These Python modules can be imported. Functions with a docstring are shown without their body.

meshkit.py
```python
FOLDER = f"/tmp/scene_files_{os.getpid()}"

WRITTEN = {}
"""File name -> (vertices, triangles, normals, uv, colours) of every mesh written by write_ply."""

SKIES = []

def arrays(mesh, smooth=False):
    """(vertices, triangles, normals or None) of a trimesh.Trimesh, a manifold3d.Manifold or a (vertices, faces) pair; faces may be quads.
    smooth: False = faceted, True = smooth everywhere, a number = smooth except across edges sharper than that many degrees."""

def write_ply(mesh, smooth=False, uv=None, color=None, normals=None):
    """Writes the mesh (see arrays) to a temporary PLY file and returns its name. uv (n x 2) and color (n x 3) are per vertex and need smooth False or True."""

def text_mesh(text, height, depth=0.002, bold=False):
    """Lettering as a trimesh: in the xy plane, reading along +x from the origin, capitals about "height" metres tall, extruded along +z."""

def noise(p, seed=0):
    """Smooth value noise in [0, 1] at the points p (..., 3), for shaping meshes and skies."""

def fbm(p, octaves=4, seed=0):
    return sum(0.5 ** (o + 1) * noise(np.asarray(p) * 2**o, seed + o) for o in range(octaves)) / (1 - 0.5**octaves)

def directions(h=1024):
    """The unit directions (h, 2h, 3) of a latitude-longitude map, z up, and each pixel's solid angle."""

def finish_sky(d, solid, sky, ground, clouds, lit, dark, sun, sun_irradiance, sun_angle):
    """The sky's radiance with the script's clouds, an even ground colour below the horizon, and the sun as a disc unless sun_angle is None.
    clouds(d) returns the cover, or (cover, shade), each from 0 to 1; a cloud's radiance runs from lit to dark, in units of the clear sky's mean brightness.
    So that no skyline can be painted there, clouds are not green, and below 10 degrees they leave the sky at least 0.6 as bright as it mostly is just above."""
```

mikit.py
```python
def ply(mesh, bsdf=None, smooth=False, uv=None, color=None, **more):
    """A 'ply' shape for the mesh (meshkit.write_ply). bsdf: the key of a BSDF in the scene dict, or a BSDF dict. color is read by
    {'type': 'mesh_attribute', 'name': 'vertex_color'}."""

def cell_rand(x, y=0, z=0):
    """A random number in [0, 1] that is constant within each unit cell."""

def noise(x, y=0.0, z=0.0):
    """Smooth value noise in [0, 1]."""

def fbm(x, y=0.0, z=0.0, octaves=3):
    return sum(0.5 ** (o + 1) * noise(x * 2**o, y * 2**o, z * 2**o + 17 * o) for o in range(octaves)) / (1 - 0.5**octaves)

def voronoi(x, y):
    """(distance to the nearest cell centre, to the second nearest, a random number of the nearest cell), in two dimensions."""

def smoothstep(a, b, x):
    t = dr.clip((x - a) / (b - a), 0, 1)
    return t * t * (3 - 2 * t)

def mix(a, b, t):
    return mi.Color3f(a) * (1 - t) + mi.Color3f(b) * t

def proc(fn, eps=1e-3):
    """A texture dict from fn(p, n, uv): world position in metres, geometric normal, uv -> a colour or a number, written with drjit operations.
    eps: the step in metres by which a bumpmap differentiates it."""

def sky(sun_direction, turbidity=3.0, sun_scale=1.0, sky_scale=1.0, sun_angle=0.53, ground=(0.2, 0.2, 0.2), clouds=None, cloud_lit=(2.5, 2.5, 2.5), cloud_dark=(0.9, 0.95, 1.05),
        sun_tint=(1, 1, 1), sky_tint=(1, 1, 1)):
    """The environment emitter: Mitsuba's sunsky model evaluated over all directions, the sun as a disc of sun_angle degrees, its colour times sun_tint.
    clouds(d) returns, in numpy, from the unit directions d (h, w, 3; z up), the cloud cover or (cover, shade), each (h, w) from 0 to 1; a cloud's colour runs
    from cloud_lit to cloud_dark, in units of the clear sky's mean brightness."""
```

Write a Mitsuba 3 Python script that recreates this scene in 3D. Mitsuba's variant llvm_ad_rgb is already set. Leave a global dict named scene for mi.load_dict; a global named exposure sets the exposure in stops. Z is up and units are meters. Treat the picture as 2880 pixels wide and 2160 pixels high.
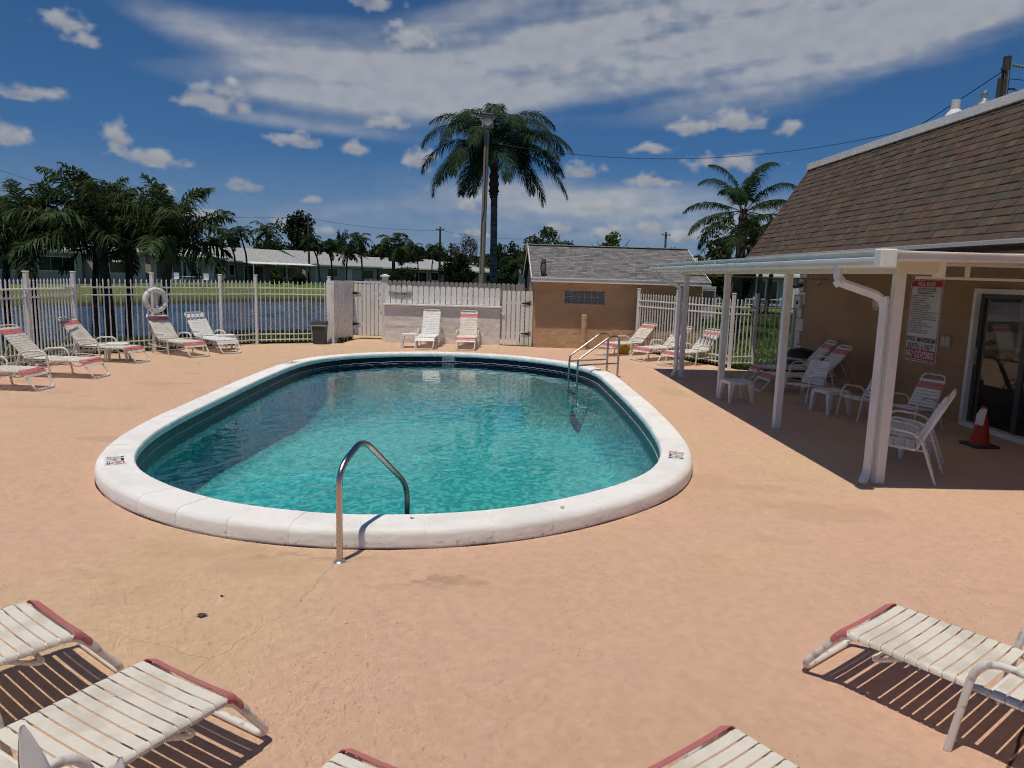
import math, random
import numpy as np, trimesh, shapely
import drjit as dr
import mitsuba as mi
import mikit, meshkit
from mikit import proc, noise, fbm, voronoi, cell_rand, smoothstep, mix
from shapely.geometry import Polygon, LineString, Point
from scipy.interpolate import CubicSpline

T = mi.ScalarTransform4f
scene = {'type': 'scene'}
labels = {}

# ------------------------------------------------------------------ camera, sky, exposure
PITCH, ROLL, YAW, EYE = 0.15068, 0.02866, 0.03385, (0.0, 0.0, 2.0)
fw = np.array([math.sin(YAW) * math.cos(PITCH), math.cos(YAW) * math.cos(PITCH), -math.sin(PITCH)])
rt = np.array([math.cos(YAW), -math.sin(YAW), 0.0])
up = np.cross(rt, fw)
up = math.cos(ROLL) * up - math.sin(ROLL) * rt
scene['camera'] = {'type': 'perspective', 'fov': 71.07, 'fov_axis': 'x', 'near_clip': 0.05, 'far_clip': 3000.0,
                   'to_world': T().look_at(origin=list(EYE), target=list(np.array(EYE) + fw), up=list(up))}
SUN = (-0.15, -0.25, 1.0)


def clouds(d):
    az = np.degrees(np.arctan2(d[..., 0], d[..., 1]))
    el = np.degrees(np.arcsin(np.clip(d[..., 2], -1, 1)))
    z = np.maximum(d[..., 2], 0.03)
    q = np.stack([d[..., 0] / z, d[..., 1] / z, 0 * z], -1)                      # a plane overhead
    rot = math.radians(-62)
    u = q[..., 0] * math.cos(rot) - q[..., 1] * math.sin(rot)
    v = q[..., 0] * math.sin(rot) + q[..., 1] * math.cos(rot)
    fib = meshkit.fbm(np.stack([u * 0.55, v * 1.9, 0 * u + 3.1], -1), 5, 11)
    soft = meshkit.fbm(np.stack([u * 0.33, v * 0.5, 0 * u + 9.0], -1), 4, 5)
    fine = meshkit.fbm(np.stack([az * 1.05, el * 1.7, 0 * az], -1), 5, 3)

    def blob(a, e, ra, re, tilt=0.0):
        da, de = az - a, el - e
        t = math.radians(tilt)
        x, y = da * math.cos(t) + de * math.sin(t), -da * math.sin(t) + de * math.cos(t)
        return np.exp(-(x / ra) ** 2 - (y / re) ** 2)

    # a broad veil of cirrus, thickest up and to the right, thinning to the left; it goes on overhead as thin veils
    veil = np.clip(1.15 * blob(12, 16.6, 17, 3.7, 5) + 0.75 * blob(29, 16.4, 12, 2.2, 14) + 0.55 * blob(25, 21, 17, 3.4, 4) + 0.66 * blob(-9, 14.2, 10, 2.2, -11) + 0.5 * blob(-16, 12.4, 9, 1.1, -4)
                   + 0.46 * blob(-20, 15.2, 7, 1.3, -14) + 0.3 * blob(-2, 18.6, 6, 1.2, 20) + 0.42 * blob(-15, 10.4, 9, 0.6, -3) + 0.5 * blob(5, 6.2, 16, 1.6, -3) + 0.34 * blob(-4, 4.2, 22, 1.5, 0) + 0.4 * blob(20, 4.4, 14, 2.2, 0), 0, 1)
    wide = np.clip((soft - 0.5) * 2.2, 0, 1) * 0.55 * np.clip((el - 23) / 10, 0, 1)
    veil = np.maximum(veil, wide)
    tw = el - 0.16 * az
    streak = meshkit.fbm(np.stack([az * 0.085 + 0.3 * tw, tw * 0.62, 0 * az + 7], -1), 5, 17)
    cirrus = np.clip((veil * (-0.15 + 0.6 * fib + 1.55 * streak + 0.25 * fine) - 0.20) * 1.7, 0, 1) ** 1.2 * 0.88
    # small fair-weather cumulus
    S = [(-29.2, 14.9, 1.5, 0.8), (-28, 14, 1.3, 0.5), (-20.1, 11.3, 2.6, 1.0), (-19.4, 12.1, 1.5, 0.9), (-26.4, 8.3, 1.1, 1.3), (-24.6, 7.2, 2.7, 0.8), (-14.7, 9.2, 1.9, 0.75), (-18.1, 5.8, 1.5, 0.65), (-8.2, 10.9, 1.7, 0.65),
         (-5.6, 8.3, 1.2, 1.0), (7.0, 8.0, 1.7, 0.75), (12.1, 7.3, 2.0, 0.6), (15.0, 11.0, 1.8, 0.8), (18.1, 11.4, 2.3, 0.9), (21.7, 10.8, 1.0, 0.8), (12.3, 9.6, 2.0, 0.5), (-1.8, 5.2, 0.9, 0.7), (-32.8, 7.8, 1.3, 0.9), (-31.5, 10.5, 2.2, 0.7),
         (-10.5, 9.0, 1.0, 0.7), (17.8, 8.5, 3.2, 0.9), (-1.4, 3.0, 1.3, 0.5), (-13.8, 2.9, 1.6, 0.6), (-15.8, 3.3, 1.2, 0.5), (5.3, 3.7, 1.4, 0.5), (9.2, 3.3, 1.2, 0.9), (12.4, 3.9, 1.0, 0.9), (15.2, 3.3, 1.5, 0.7), (-20.9, 3.5, 1.2, 0.5),
         (-23.5, 5.2, 0.9, 0.4), (-6.5, 16.6, 2.1, 1.2), (-9.0, 18.7, 2.2, 0.7), (-13.6, 5.1, 0.9, 0.35), (35.5, 10.6, 1.6, 0.8), (8.0, 5.4, 2.4, 0.5), (-22.1, 3.7, 1.0, 0.4), (-12.3, 18.9, 1.6, 0.4)]
    cum = np.zeros_like(az)
    shade = np.zeros_like(az)
    for i, (a, e, ra, re) in enumerate(S):
        x, y = (az - a) / ra, (el - e) / re
        y = np.where(y < 0, y * 1.7, y)                                          # flatter undersides
        r = np.exp(-(x * x + y * y) * 0.9)
        cum = np.maximum(cum, r)
        shade = np.maximum(shade, r * np.clip(0.55 - y, 0, 1))
    far = np.clip((meshkit.fbm(np.stack([az * 0.07, el * 0.16, 0 * az + 4], -1), 4, 21) - 0.6) * 6, 0, 1) * ((np.abs(az) > 37) | (el > 24)) * (el > 2) * (el < 40)
    cum = np.maximum(cum, 0.8 * far)
    puff = np.clip((cum + (fine - 0.5) * 1.35 * np.clip(cum * 3, 0, 1) - 0.40) * 2.3, 0, 1)
    low = np.clip((9 - el) / 9, 0, 1) ** 1.3 * 0.5
    cover = 1 - (1 - cirrus * 0.9) * (1 - puff * 0.9) * (1 - low)
    return cover, np.clip(0.36 + 0.45 * shade + 0.55 * (0.62 - fine) - 0.35 * cirrus, 0, 1)


scene['sky'] = mikit.sky(SUN, turbidity=2.6, sky_scale=0.74, sun_scale=1.0, sun_tint=(0.94, 1.0, 1.07), clouds=clouds, cloud_lit=(3.7, 3.8, 4.0), cloud_dark=(2.1, 2.25, 2.6), sky_tint=(0.34, 0.66, 0.98), ground=(0.25, 0.22, 0.18))
exposure = 1.05

# ------------------------------------------------------------------ materials


def mat(name, color, rough=0.7, spec=0.3, metallic=0.0, bump=None, two=True, **kw):
    col = {'type': 'rgb', 'value': list(color)} if isinstance(color, (tuple, list)) else color
    b = {'type': 'principled', 'base_color': col, 'roughness': rough, 'specular': spec, 'metallic': metallic, **kw}
    if bump:
        b = {'type': 'bumpmap', 'arbitrary': bump[0], 'scale': bump[1], 'bsdf': b}
    scene[name] = {'type': 'twosided', 'bsdf': b} if two else b


CR1 = [(-1.02, 4.72), (-1.10, 4.2), (-1.17, 3.95), (-1.39, 3.48), (-1.5, 3.1), (-1.7, 2.5)]
CR2 = [(-1.39, 3.48), (-1.72, 3.62), (-2.1, 3.78), (-2.75, 3.85)]
CR3 = [(1.9, 2.35), (2.6, 3.05), (3.6, 4.0)]


def seg_dist(p, pts, wob=0.02):
    wx = p.x + (noise(p.x * 9, p.y * 9, 1.0) - 0.5) * wob * 2 + (noise(p.x * 31, p.y * 31, 5.0) - 0.5) * wob
    wy = p.y + (noise(p.x * 9, p.y * 9, 2.0) - 0.5) * wob * 2
    best = mi.Float(9)
    for (ax, ay), (bx, by) in zip(pts[:-1], pts[1:]):
        dx, dy = bx - ax, by - ay
        t = dr.clip(((wx - ax) * dx + (wy - ay) * dy) / (dx * dx + dy * dy), 0, 1)
        best = dr.minimum(best, dr.sqrt(dr.square(wx - ax - t * dx) + dr.square(wy - ay - t * dy)))
    return best


def deck_color(p, n, uv):
    big = fbm(p.x * 0.55 + 3, p.y * 0.4, 2.0, 3)
    c = mix((0.575, 0.405, 0.275), (0.59, 0.388, 0.286), smoothstep(0.34, 0.66, big))
    c = mix(c, (0.52, 0.36, 0.225), 0.25 * smoothstep(0.55, 0.75, fbm(p.x * 1.3, p.y * 1.1, 7.0, 3)))
    c *= 0.90 + 0.20 * fbm(p.x * 22, p.y * 22, 1.0, 4)
    c = mix(c, (0.60, 0.42, 0.27), 0.35 * smoothstep(0.62, 0.8, noise(p.x * 45, p.y * 45, 4.0)))
    speck = smoothstep(0.88, 0.95, noise(p.x * 105, p.y * 105, 9.0)) * smoothstep(0.48, 0.66, fbm(p.x * 1.6, p.y * 1.6, 5.0, 2))
    c = mix(c, (0.16, 0.11, 0.08), 0.6 * speck)
    stain = smoothstep(0.66, 0.8, fbm(p.x * 0.9 + 20, p.y * 1.7, 3.0, 4))
    c = mix(c, (0.36, 0.25, 0.15), 0.25 * stain)
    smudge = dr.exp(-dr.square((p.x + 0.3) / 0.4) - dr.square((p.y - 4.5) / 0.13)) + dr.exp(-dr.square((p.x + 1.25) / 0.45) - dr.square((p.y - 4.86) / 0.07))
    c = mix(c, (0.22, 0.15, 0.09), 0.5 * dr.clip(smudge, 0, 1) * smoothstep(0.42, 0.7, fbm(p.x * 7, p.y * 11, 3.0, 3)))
    crack = dr.minimum(seg_dist(p, CR1), seg_dist(p, CR2))
    c = mix(c, (0.22, 0.14, 0.09), 0.42 * (1 - smoothstep(0.001, 0.005, crack)))
    c = mix(c, (0.03, 0.02, 0.015), 0.9 * (1 - smoothstep(0.004, 0.010, seg_dist(p, CR3, 0.006))))
    return c


def deck_bump(p, n, uv):
    return 0.5 * fbm(p.x * 30 + 2 * noise(p.x * 11, p.y * 11, 6.0), p.y * 34, 0.0, 3) + 0.35 * noise(p.x * 90, p.y * 90, 3.0)


mat('m_deck', proc(deck_color), 0.85, 0.22, bump=(proc(deck_bump, 2e-3), 0.024))


def coping_color(p, n, uv):
    d = fbm(p.x * 3, p.y * 3, p.z * 6, 3)
    c = mix((0.83, 0.83, 0.82), (0.76, 0.76, 0.745), smoothstep(0.45, 0.7, d))
    g = smoothstep(0.7, 0.86, noise(p.x * 40, p.y * 40, p.z * 40)) * smoothstep(0.09, 0.0, p.z)
    return mix(c, (0.25, 0.23, 0.22), 0.6 * g)


mat('m_coping', proc(coping_color), 0.5, 0.35, bump=(proc(lambda p, n, uv: fbm(p.x * 30, p.y * 30, p.z * 30, 3), 2e-3), 0.006))
scene['m_white_paint'] = {'type': 'twosided', 'bsdf': {'type': 'diffuse', 'reflectance': proc(lambda p, n, uv: mix((0.77, 0.77, 0.765), (0.66, 0.65, 0.625), 0.7 * smoothstep(0.5, 0.78, fbm(p.x * 5, p.y * 5, p.z * 3, 3))))}}
mat('m_white_board', proc(lambda p, n, uv: mix((0.75, 0.745, 0.735), (0.62, 0.60, 0.575), smoothstep(0.5, 0.75, fbm(p.x * 4, p.y * 4, p.z * 1.5, 3)) * 0.8)), 0.6, 0.3)
mat('m_shaded_board', proc(lambda p, n, uv: mix((0.26, 0.26, 0.255), (0.36, 0.355, 0.34), fbm(p.x * 5, p.y * 5, p.z * 2, 3))), 0.8, 0.2)  # darker copy of the board: shade on the back pickets put into the colour
mat('m_cream', (0.66, 0.63, 0.54), 0.5, 0.35)
mat('m_frame', proc(lambda p, n, uv: mix((0.72, 0.71, 0.68), (0.42, 0.40, 0.36), 0.8 * smoothstep(0.66, 0.8, noise(p.x * 30, p.y * 30, p.z * 30)))), 0.4, 0.4)
mat('m_strap', proc(lambda p, n, uv: mix((0.72, 0.69, 0.61), (0.60, 0.565, 0.485), smoothstep(0.4, 0.75, fbm(p.x * 9, p.y * 9, p.z * 9, 3)))), 0.42, 0.4)
mat('m_strap_white', (0.74, 0.75, 0.74), 0.4, 0.4)
mat('m_pink', proc(lambda p, n, uv: mix((0.50, 0.135, 0.15), (0.44, 0.16, 0.16), noise(p.x * 8, p.y * 8, p.z * 8))), 0.42, 0.4)
mat('m_pink_pale', (0.62, 0.19, 0.20), 0.45, 0.35)
scene['m_steel'] = {'type': 'roughconductor', 'material': 'Cr', 'alpha': 0.16, 'specular_reflectance': {'type': 'rgb', 'value': [0.86, 0.80, 0.72]}}


def stucco(a, b, seed):
    return proc(lambda p, n, uv: mix(a, b, smoothstep(0.35, 0.7, fbm(p.x * 1.8 + seed, p.y * 1.8, p.z * 2.2, 4))) * (0.92 + 0.16 * noise(p.x * 22, p.y * 22, p.z * 22)))


STUC = proc(lambda p, n, uv: fbm(p.x * 7 + p.y * 7, p.z * 8, 1.0, 4), 4e-3)
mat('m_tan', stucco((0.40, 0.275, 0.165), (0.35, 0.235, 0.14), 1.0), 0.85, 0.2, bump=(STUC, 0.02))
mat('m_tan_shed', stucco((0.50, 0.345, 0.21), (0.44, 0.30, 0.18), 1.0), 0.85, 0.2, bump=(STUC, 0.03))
mat('m_wall_white', stucco((0.74, 0.71, 0.67), (0.68, 0.64, 0.60), 4.0), 0.8, 0.2, bump=(STUC, 0.03))
mat('m_rough', {'type': 'mesh_attribute', 'name': 'vertex_color'}, 0.85, 0.2)          # shingles, stones: colour per piece


def shingle_col(p, n, uv):
    return 0.7 + 0.6 * fbm(p.x * 60, p.y * 60, p.z * 60, 2)


scene['m_leaf'] = {'type': 'principledthin', 'base_color': {'type': 'mesh_attribute', 'name': 'vertex_color'}, 'roughness': 0.42, 'diff_trans': 0.55, 'spec_trans': 0.0, 'eta': 1.45}
mat('m_bark_grey', proc(lambda p, n, uv: mix((0.20, 0.185, 0.165), (0.10, 0.095, 0.085), smoothstep(0.35, 0.62, noise(p.x * 3, p.y * 3, p.z * 11)))), 0.85, 0.2)
mat('m_bark', proc(lambda p, n, uv: mix((0.11, 0.085, 0.065), (0.05, 0.04, 0.032), noise(p.x * 9, p.y * 9, p.z * 14))), 0.9, 0.15)
mat('m_wood_pole', proc(lambda p, n, uv: mix((0.115, 0.095, 0.075), (0.06, 0.05, 0.042), fbm(p.x * 25, p.y * 25, p.z * 1.4, 3))), 0.85, 0.2)


def lamp_wood(p, n, uv):
    return mix((0.34, 0.30, 0.25), (0.22, 0.19, 0.155), fbm(p.x * 30, p.y * 30, p.z * 1.2, 3))


mat('m_lamp_pole', proc(lamp_wood), 0.8, 0.2)
mat('m_dark', (0.022, 0.022, 0.024), 0.45, 0.4)
mat('m_grey_dark', (0.055, 0.058, 0.062), 0.5, 0.4)
mat('m_grey', (0.30, 0.30, 0.30), 0.6, 0.3)
mat('m_metal', (0.55, 0.56, 0.57), 0.35, 0.5, metallic=0.85)
mat('m_orange', (0.45, 0.042, 0.013), 0.5, 0.35)
mat('m_red', (0.42, 0.02, 0.03), 0.45, 0.35)
mat('m_paper', (0.74, 0.75, 0.76), 0.6, 0.25)
mat('m_ink', (0.03, 0.03, 0.035), 0.7, 0.2)
mat('m_yellow', (0.55, 0.36, 0.03), 0.45, 0.4)
mat('m_soil', (0.05, 0.037, 0.025), 0.95, 0.1)
mat('m_brass', (0.55, 0.56, 0.58), 0.3, 0.5, metallic=0.9)
mat('m_window', (0.012, 0.016, 0.018), 0.08, 0.6)
mat('m_curtain', (0.12, 0.115, 0.105), 0.85, 0.1)
mat('m_house_grey', (0.42, 0.39, 0.355), 0.85, 0.2)
mat('m_house_tan', (0.26, 0.225, 0.19), 0.85, 0.2)
mat('m_house_blue', (0.40, 0.39, 0.38), 0.85, 0.2)
mat('m_house_cream', (0.50, 0.46, 0.38), 0.85, 0.2)
mat('m_house_roof', proc(lambda p, n, uv: mix((0.37, 0.38, 0.385), (0.30, 0.31, 0.32), fbm(p.x * 0.8, p.y * 0.8, p.z * 6, 3))), 0.8, 0.25)
mat('m_tile', proc(lambda p, n, uv: mix((0.003, 0.004, 0.018), (0.005, 0.008, 0.030), noise(p.x * 7, p.y * 7, p.z * 7))), 0.3, 0.3)
mat('m_grout', (0.55, 0.60, 0.66), 0.7, 0.2)
mat('m_marker_tile', (0.34, 0.37, 0.38), 0.3, 0.4)


def plaster_caustics(p, n, uv):
    a = fbm(p.x * 21 + noise(p.x * 9, p.y * 9, 4.0), p.y * 15 + noise(p.x * 9, p.y * 9, 8.0), p.z * 16, 3)  # pebble mottle with caustic sparkle and the water's teal painted into the colour
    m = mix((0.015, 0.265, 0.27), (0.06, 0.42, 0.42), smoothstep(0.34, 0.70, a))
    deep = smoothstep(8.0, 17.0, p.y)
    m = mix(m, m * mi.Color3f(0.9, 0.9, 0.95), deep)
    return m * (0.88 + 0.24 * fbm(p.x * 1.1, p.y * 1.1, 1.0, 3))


mat('m_plaster', proc(plaster_caustics), 0.8, 0.2)
scene['m_water'] = {'type': 'thindielectric', 'int_ior': 1.13, 'ext_ior': 1.0}
mat('m_pond', (0.012, 0.020, 0.026), 0.14, 0.24, bump=(proc(lambda p, n, uv: fbm(p.x * 1.3, p.y * 3.4, 0.0, 3), 2e-2), 0.03))


def ground_color(p, n, uv):
    g = fbm(p.x * 0.25, p.y * 0.25, 1.0, 3)
    c = mix((0.056, 0.095, 0.018), (0.088, 0.118, 0.028), smoothstep(0.35, 0.65, g))
    c *= 0.7 + 0.6 * fbm(p.x * 9, p.y * 9, 2.0, 3)
    dirt = smoothstep(-0.22, -0.42, p.z)
    return mix(c, (0.055, 0.042, 0.026), dirt)


mat('m_ground', proc(ground_color), 0.95, 0.1)
mat('m_glass_block', (0.13, 0.145, 0.145), 0.12, 0.6, bump=(proc(lambda p, n, uv: fbm(p.x * 16, p.y * 16, p.z * 16, 2), 2e-3), 0.02))
scene['m_pane'] = {'type': 'thindielectric', 'int_ior': 1.3, 'ext_ior': 1.0}

# ------------------------------------------------------------------ mesh helpers


class MB:
    """Collects triangles (and a colour per vertex)."""

    def __init__(self):
        self.v, self.f, self.c, self.n = [], [], [], 0

    def add(self, v, f, c=None):
        v, f = np.asarray(v, float), np.asarray(f, int)
        if f.shape[1] == 4:
            f = np.vstack([f[:, [0, 1, 2]], f[:, [0, 2, 3]]])
        self.v.append(v)
        self.f.append(f + self.n)
        if c is not None:
            c = np.asarray(c, float)
            self.c.append(np.broadcast_to(c, (len(v), 3)))
        self.n += len(v)
        return self

    def mesh(self, m, c=None):
        return self.add(m.vertices, m.faces, c)

    def tm(self):
        return trimesh.Trimesh(np.vstack(self.v), np.vstack(self.f), process=False)

    def box(self, c, s, rz=0.0, rx=0.0, ry=0.0, col=None, ch=0.0):
        v, f = box_vf(s, ch)
        v = rot(v, rx, ry, rz) + np.asarray(c, float)
        return self.add(v, f, col)

    def tube(self, pts, r, sides=8, col=None, closed=False):
        v, f = tube_vf(pts, r, sides, closed)
        return self.add(v, f, col)


def rot(v, rx=0.0, ry=0.0, rz=0.0):
    v = np.asarray(v, float)
    for a, (i, j) in ((rx, (1, 2)), (ry, (2, 0)), (rz, (0, 1))):
        if a:
            c, s = math.cos(a), math.sin(a)
            w = v.copy()
            w[..., i], w[..., j] = c * v[..., i] - s * v[..., j], s * v[..., i] + c * v[..., j]
            v = w
    return v


_BOX = np.array([[x, y, z] for x in (-1, 1) for y in (-1, 1) for z in (-1, 1)], float) / 2
_BOXF = np.array([[0, 1, 3, 2], [4, 6, 7, 5], [0, 4, 5, 1], [2, 3, 7, 6], [0, 2, 6, 4], [1, 5, 7, 3]])
_CH = {}


def box_vf(s, ch=0.0):
    s = np.asarray(s, float)
    if ch <= 0:
        return _BOX * s, _BOXF
    k = (tuple(np.round(s, 5)), ch)
    if k not in _CH:
        h = s / 2
        pts = []
        for sx in (-1, 1):
            for sy in (-1, 1):
                for sz in (-1, 1):
                    for a in range(3):
                        q = np.array([sx, sy, sz]) * (h - ch)
                        q[a] = (sx, sy, sz)[a] * h[a]
                        pts.append(q)
        m = trimesh.convex.convex_hull(np.array(pts))
        _CH[k] = (np.array(m.vertices), np.array(m.faces))
    return _CH[k]


def tube_vf(pts, r, sides=8, closed=False):
    p = np.asarray(pts, float)
    n = len(p)
    if closed:
        t = np.roll(p, -1, 0) - np.roll(p, 1, 0)
    else:
        t = np.gradient(p, axis=0)
    t /= np.linalg.norm(t, axis=1, keepdims=True) + 1e-12
    a = np.cross(t[0], [0, 0, 1.0] if abs(t[0][2]) < 0.9 else [1.0, 0, 0])
    a /= np.linalg.norm(a)
    A = []
    for i in range(n):
        a = a - t[i] * (a @ t[i])
        a /= np.linalg.norm(a)
        A.append(a)
    A = np.array(A)
    B = np.cross(t, A)
    ang = np.arange(sides) * 2 * np.pi / sides
    rr = np.broadcast_to(np.asarray(r, float), (n,))[:, None, None]
    v = p[:, None] + rr * (np.cos(ang)[None, :, None] * A[:, None] + np.sin(ang)[None, :, None] * B[:, None])
    m = n if closed else n - 1
    i, j = np.meshgrid(np.arange(m), np.arange(sides), indexing='ij')
    i2 = (i + 1) % n
    q = np.stack([i * sides + j, i * sides + (j + 1) % sides, i2 * sides + (j + 1) % sides, i2 * sides + j], -1).reshape(-1, 4)
    f = np.vstack([q[:, [0, 1, 2]], q[:, [0, 2, 3]]])
    v = v.reshape(-1, 3)
    if not closed:
        c0, c1 = len(v), len(v) + 1
        v = np.vstack([v, p[:1], p[-1:]])
        k = np.arange(sides)
        f = np.vstack([f, np.stack([np.full(sides, c0), (k + 1) % sides, k], 1), np.stack([np.full(sides, c1), (n - 1) * sides + k, (n - 1) * sides + (k + 1) % sides], 1)])
    return v, f


def fillet(pts, r, n=5):
    p = [np.asarray(q, float) for q in pts]
    out = [p[0]]
    for a, b, c in zip(p[:-2], p[1:-1], p[2:]):
        u, w = a - b, c - b
        lu, lw = np.linalg.norm(u), np.linalg.norm(w)
        d = min(r, 0.48 * lu, 0.48 * lw)
        s, e = b + u / lu * d, b + w / lw * d
        for k in range(n + 1):
            t = k / n
            out.append((1 - t) ** 2 * s + 2 * t * (1 - t) * b + t * t * e)
    out.append(p[-1])
    return np.array(out)


def lathe(prof, n=16, c=(0, 0, 0)):
    prof = np.asarray(prof, float)
    a = np.arange(n) * 2 * np.pi / n
    v = np.stack([prof[:, None, 0] * np.cos(a), prof[:, None, 0] * np.sin(a), np.broadcast_to(prof[:, None, 1], (len(prof), n))], -1).reshape(-1, 3)
    i, j = np.meshgrid(np.arange(len(prof) - 1), np.arange(n), indexing='ij')
    f = np.stack([i * n + j, i * n + (j + 1) % n, (i + 1) * n + (j + 1) % n, (i + 1) * n + j], -1).reshape(-1, 4)
    return v + np.asarray(c, float), f


def extrude(poly, h, z=0.0):
    m = trimesh.creation.extrude_polygon(poly, h, engine='earcut')
    m.apply_translation([0, 0, z])
    return m


# ------------------------------------------------------------------ scene bookkeeping
COUNT = {}


def uniq(key):
    n = COUNT.get(key, 0)
    COUNT[key] = n + 1
    return key if n == 0 else f'{key}_{n:03d}'


def tag(key, label=None, cat=None, group=None, kind=None):
    d = labels.setdefault(key, {})
    for k, x in (('label', label), ('category', cat), ('group', group), ('kind', kind)):
        if x:
            d[k] = x


def thing(name, label, cat, group=None, kind=None):
    key = uniq(name)
    tag(key, label, cat, group, kind)
    return key


def geo(m):
    return m.tm() if isinstance(m, MB) else m


def shape(m, bsdf, smooth=False, M=None):
    col = None
    if isinstance(m, MB) and m.c:
        col = np.vstack(m.c)
    d = mikit.ply(geo(m), bsdf, smooth=smooth, color=col) if col is not None else mikit.ply(geo(m), bsdf, smooth=smooth)
    if M is not None:
        d['to_world'] = M
    return d


def part(root, name, m, bsdf, smooth=False, M=None, label=None, kind=None):
    key = uniq(f'{root}__{name}')
    scene[key] = shape(m, bsdf, smooth, M)
    if label or kind:
        tag(key, label, None, None, kind)
    return key


def single(name, m, bsdf, label, cat=None, smooth=False, group=None, kind=None, M=None):
    key = uniq(name)
    scene[key] = shape(m, bsdf, smooth, M)
    tag(key, label, cat, group, kind)
    return key


def place(proto, name, label, cat, M, group=None):
    key = thing(name, label, cat, group)
    for path, d, lab in proto:
        k = uniq(f'{key}__{path}')
        scene[k] = {**d, 'to_world': M}
        if lab:
            tag(k, lab)
    return key


def at(x, y, z=0.0, head=0.0, s=1.0):
    return T().translate([x, y, z]).rotate([0, 0, 1], math.degrees(head)).scale(s)


# ------------------------------------------------------------------ setting: terrain, pond, deck
OUTLINE = np.array([(-0.80, 4.98), (-0.03, 5.10), (0.55, 5.34), (1.05, 5.68), (1.52, 6.10), (1.94, 6.66), (2.20, 7.33), (2.37, 8.4), (2.45, 9.7), (2.48, 11.2), (2.48, 13.0), (2.40, 14.3), (2.08, 15.2), (1.55, 15.9), (0.85, 16.5), (0.05, 16.88),
                    (-0.80, 17.03), (-1.65, 16.93), (-2.50, 16.62), (-3.20, 16.12), (-3.75, 15.42), (-4.05, 14.5), (-4.15, 13.2), (-4.17, 11.6), (-4.14, 10.0), (-4.12, 8.75), (-3.99, 7.6), (-3.60, 6.48), (-2.97, 5.77), (-2.33, 5.33), (-1.60, 5.06)])


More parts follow.
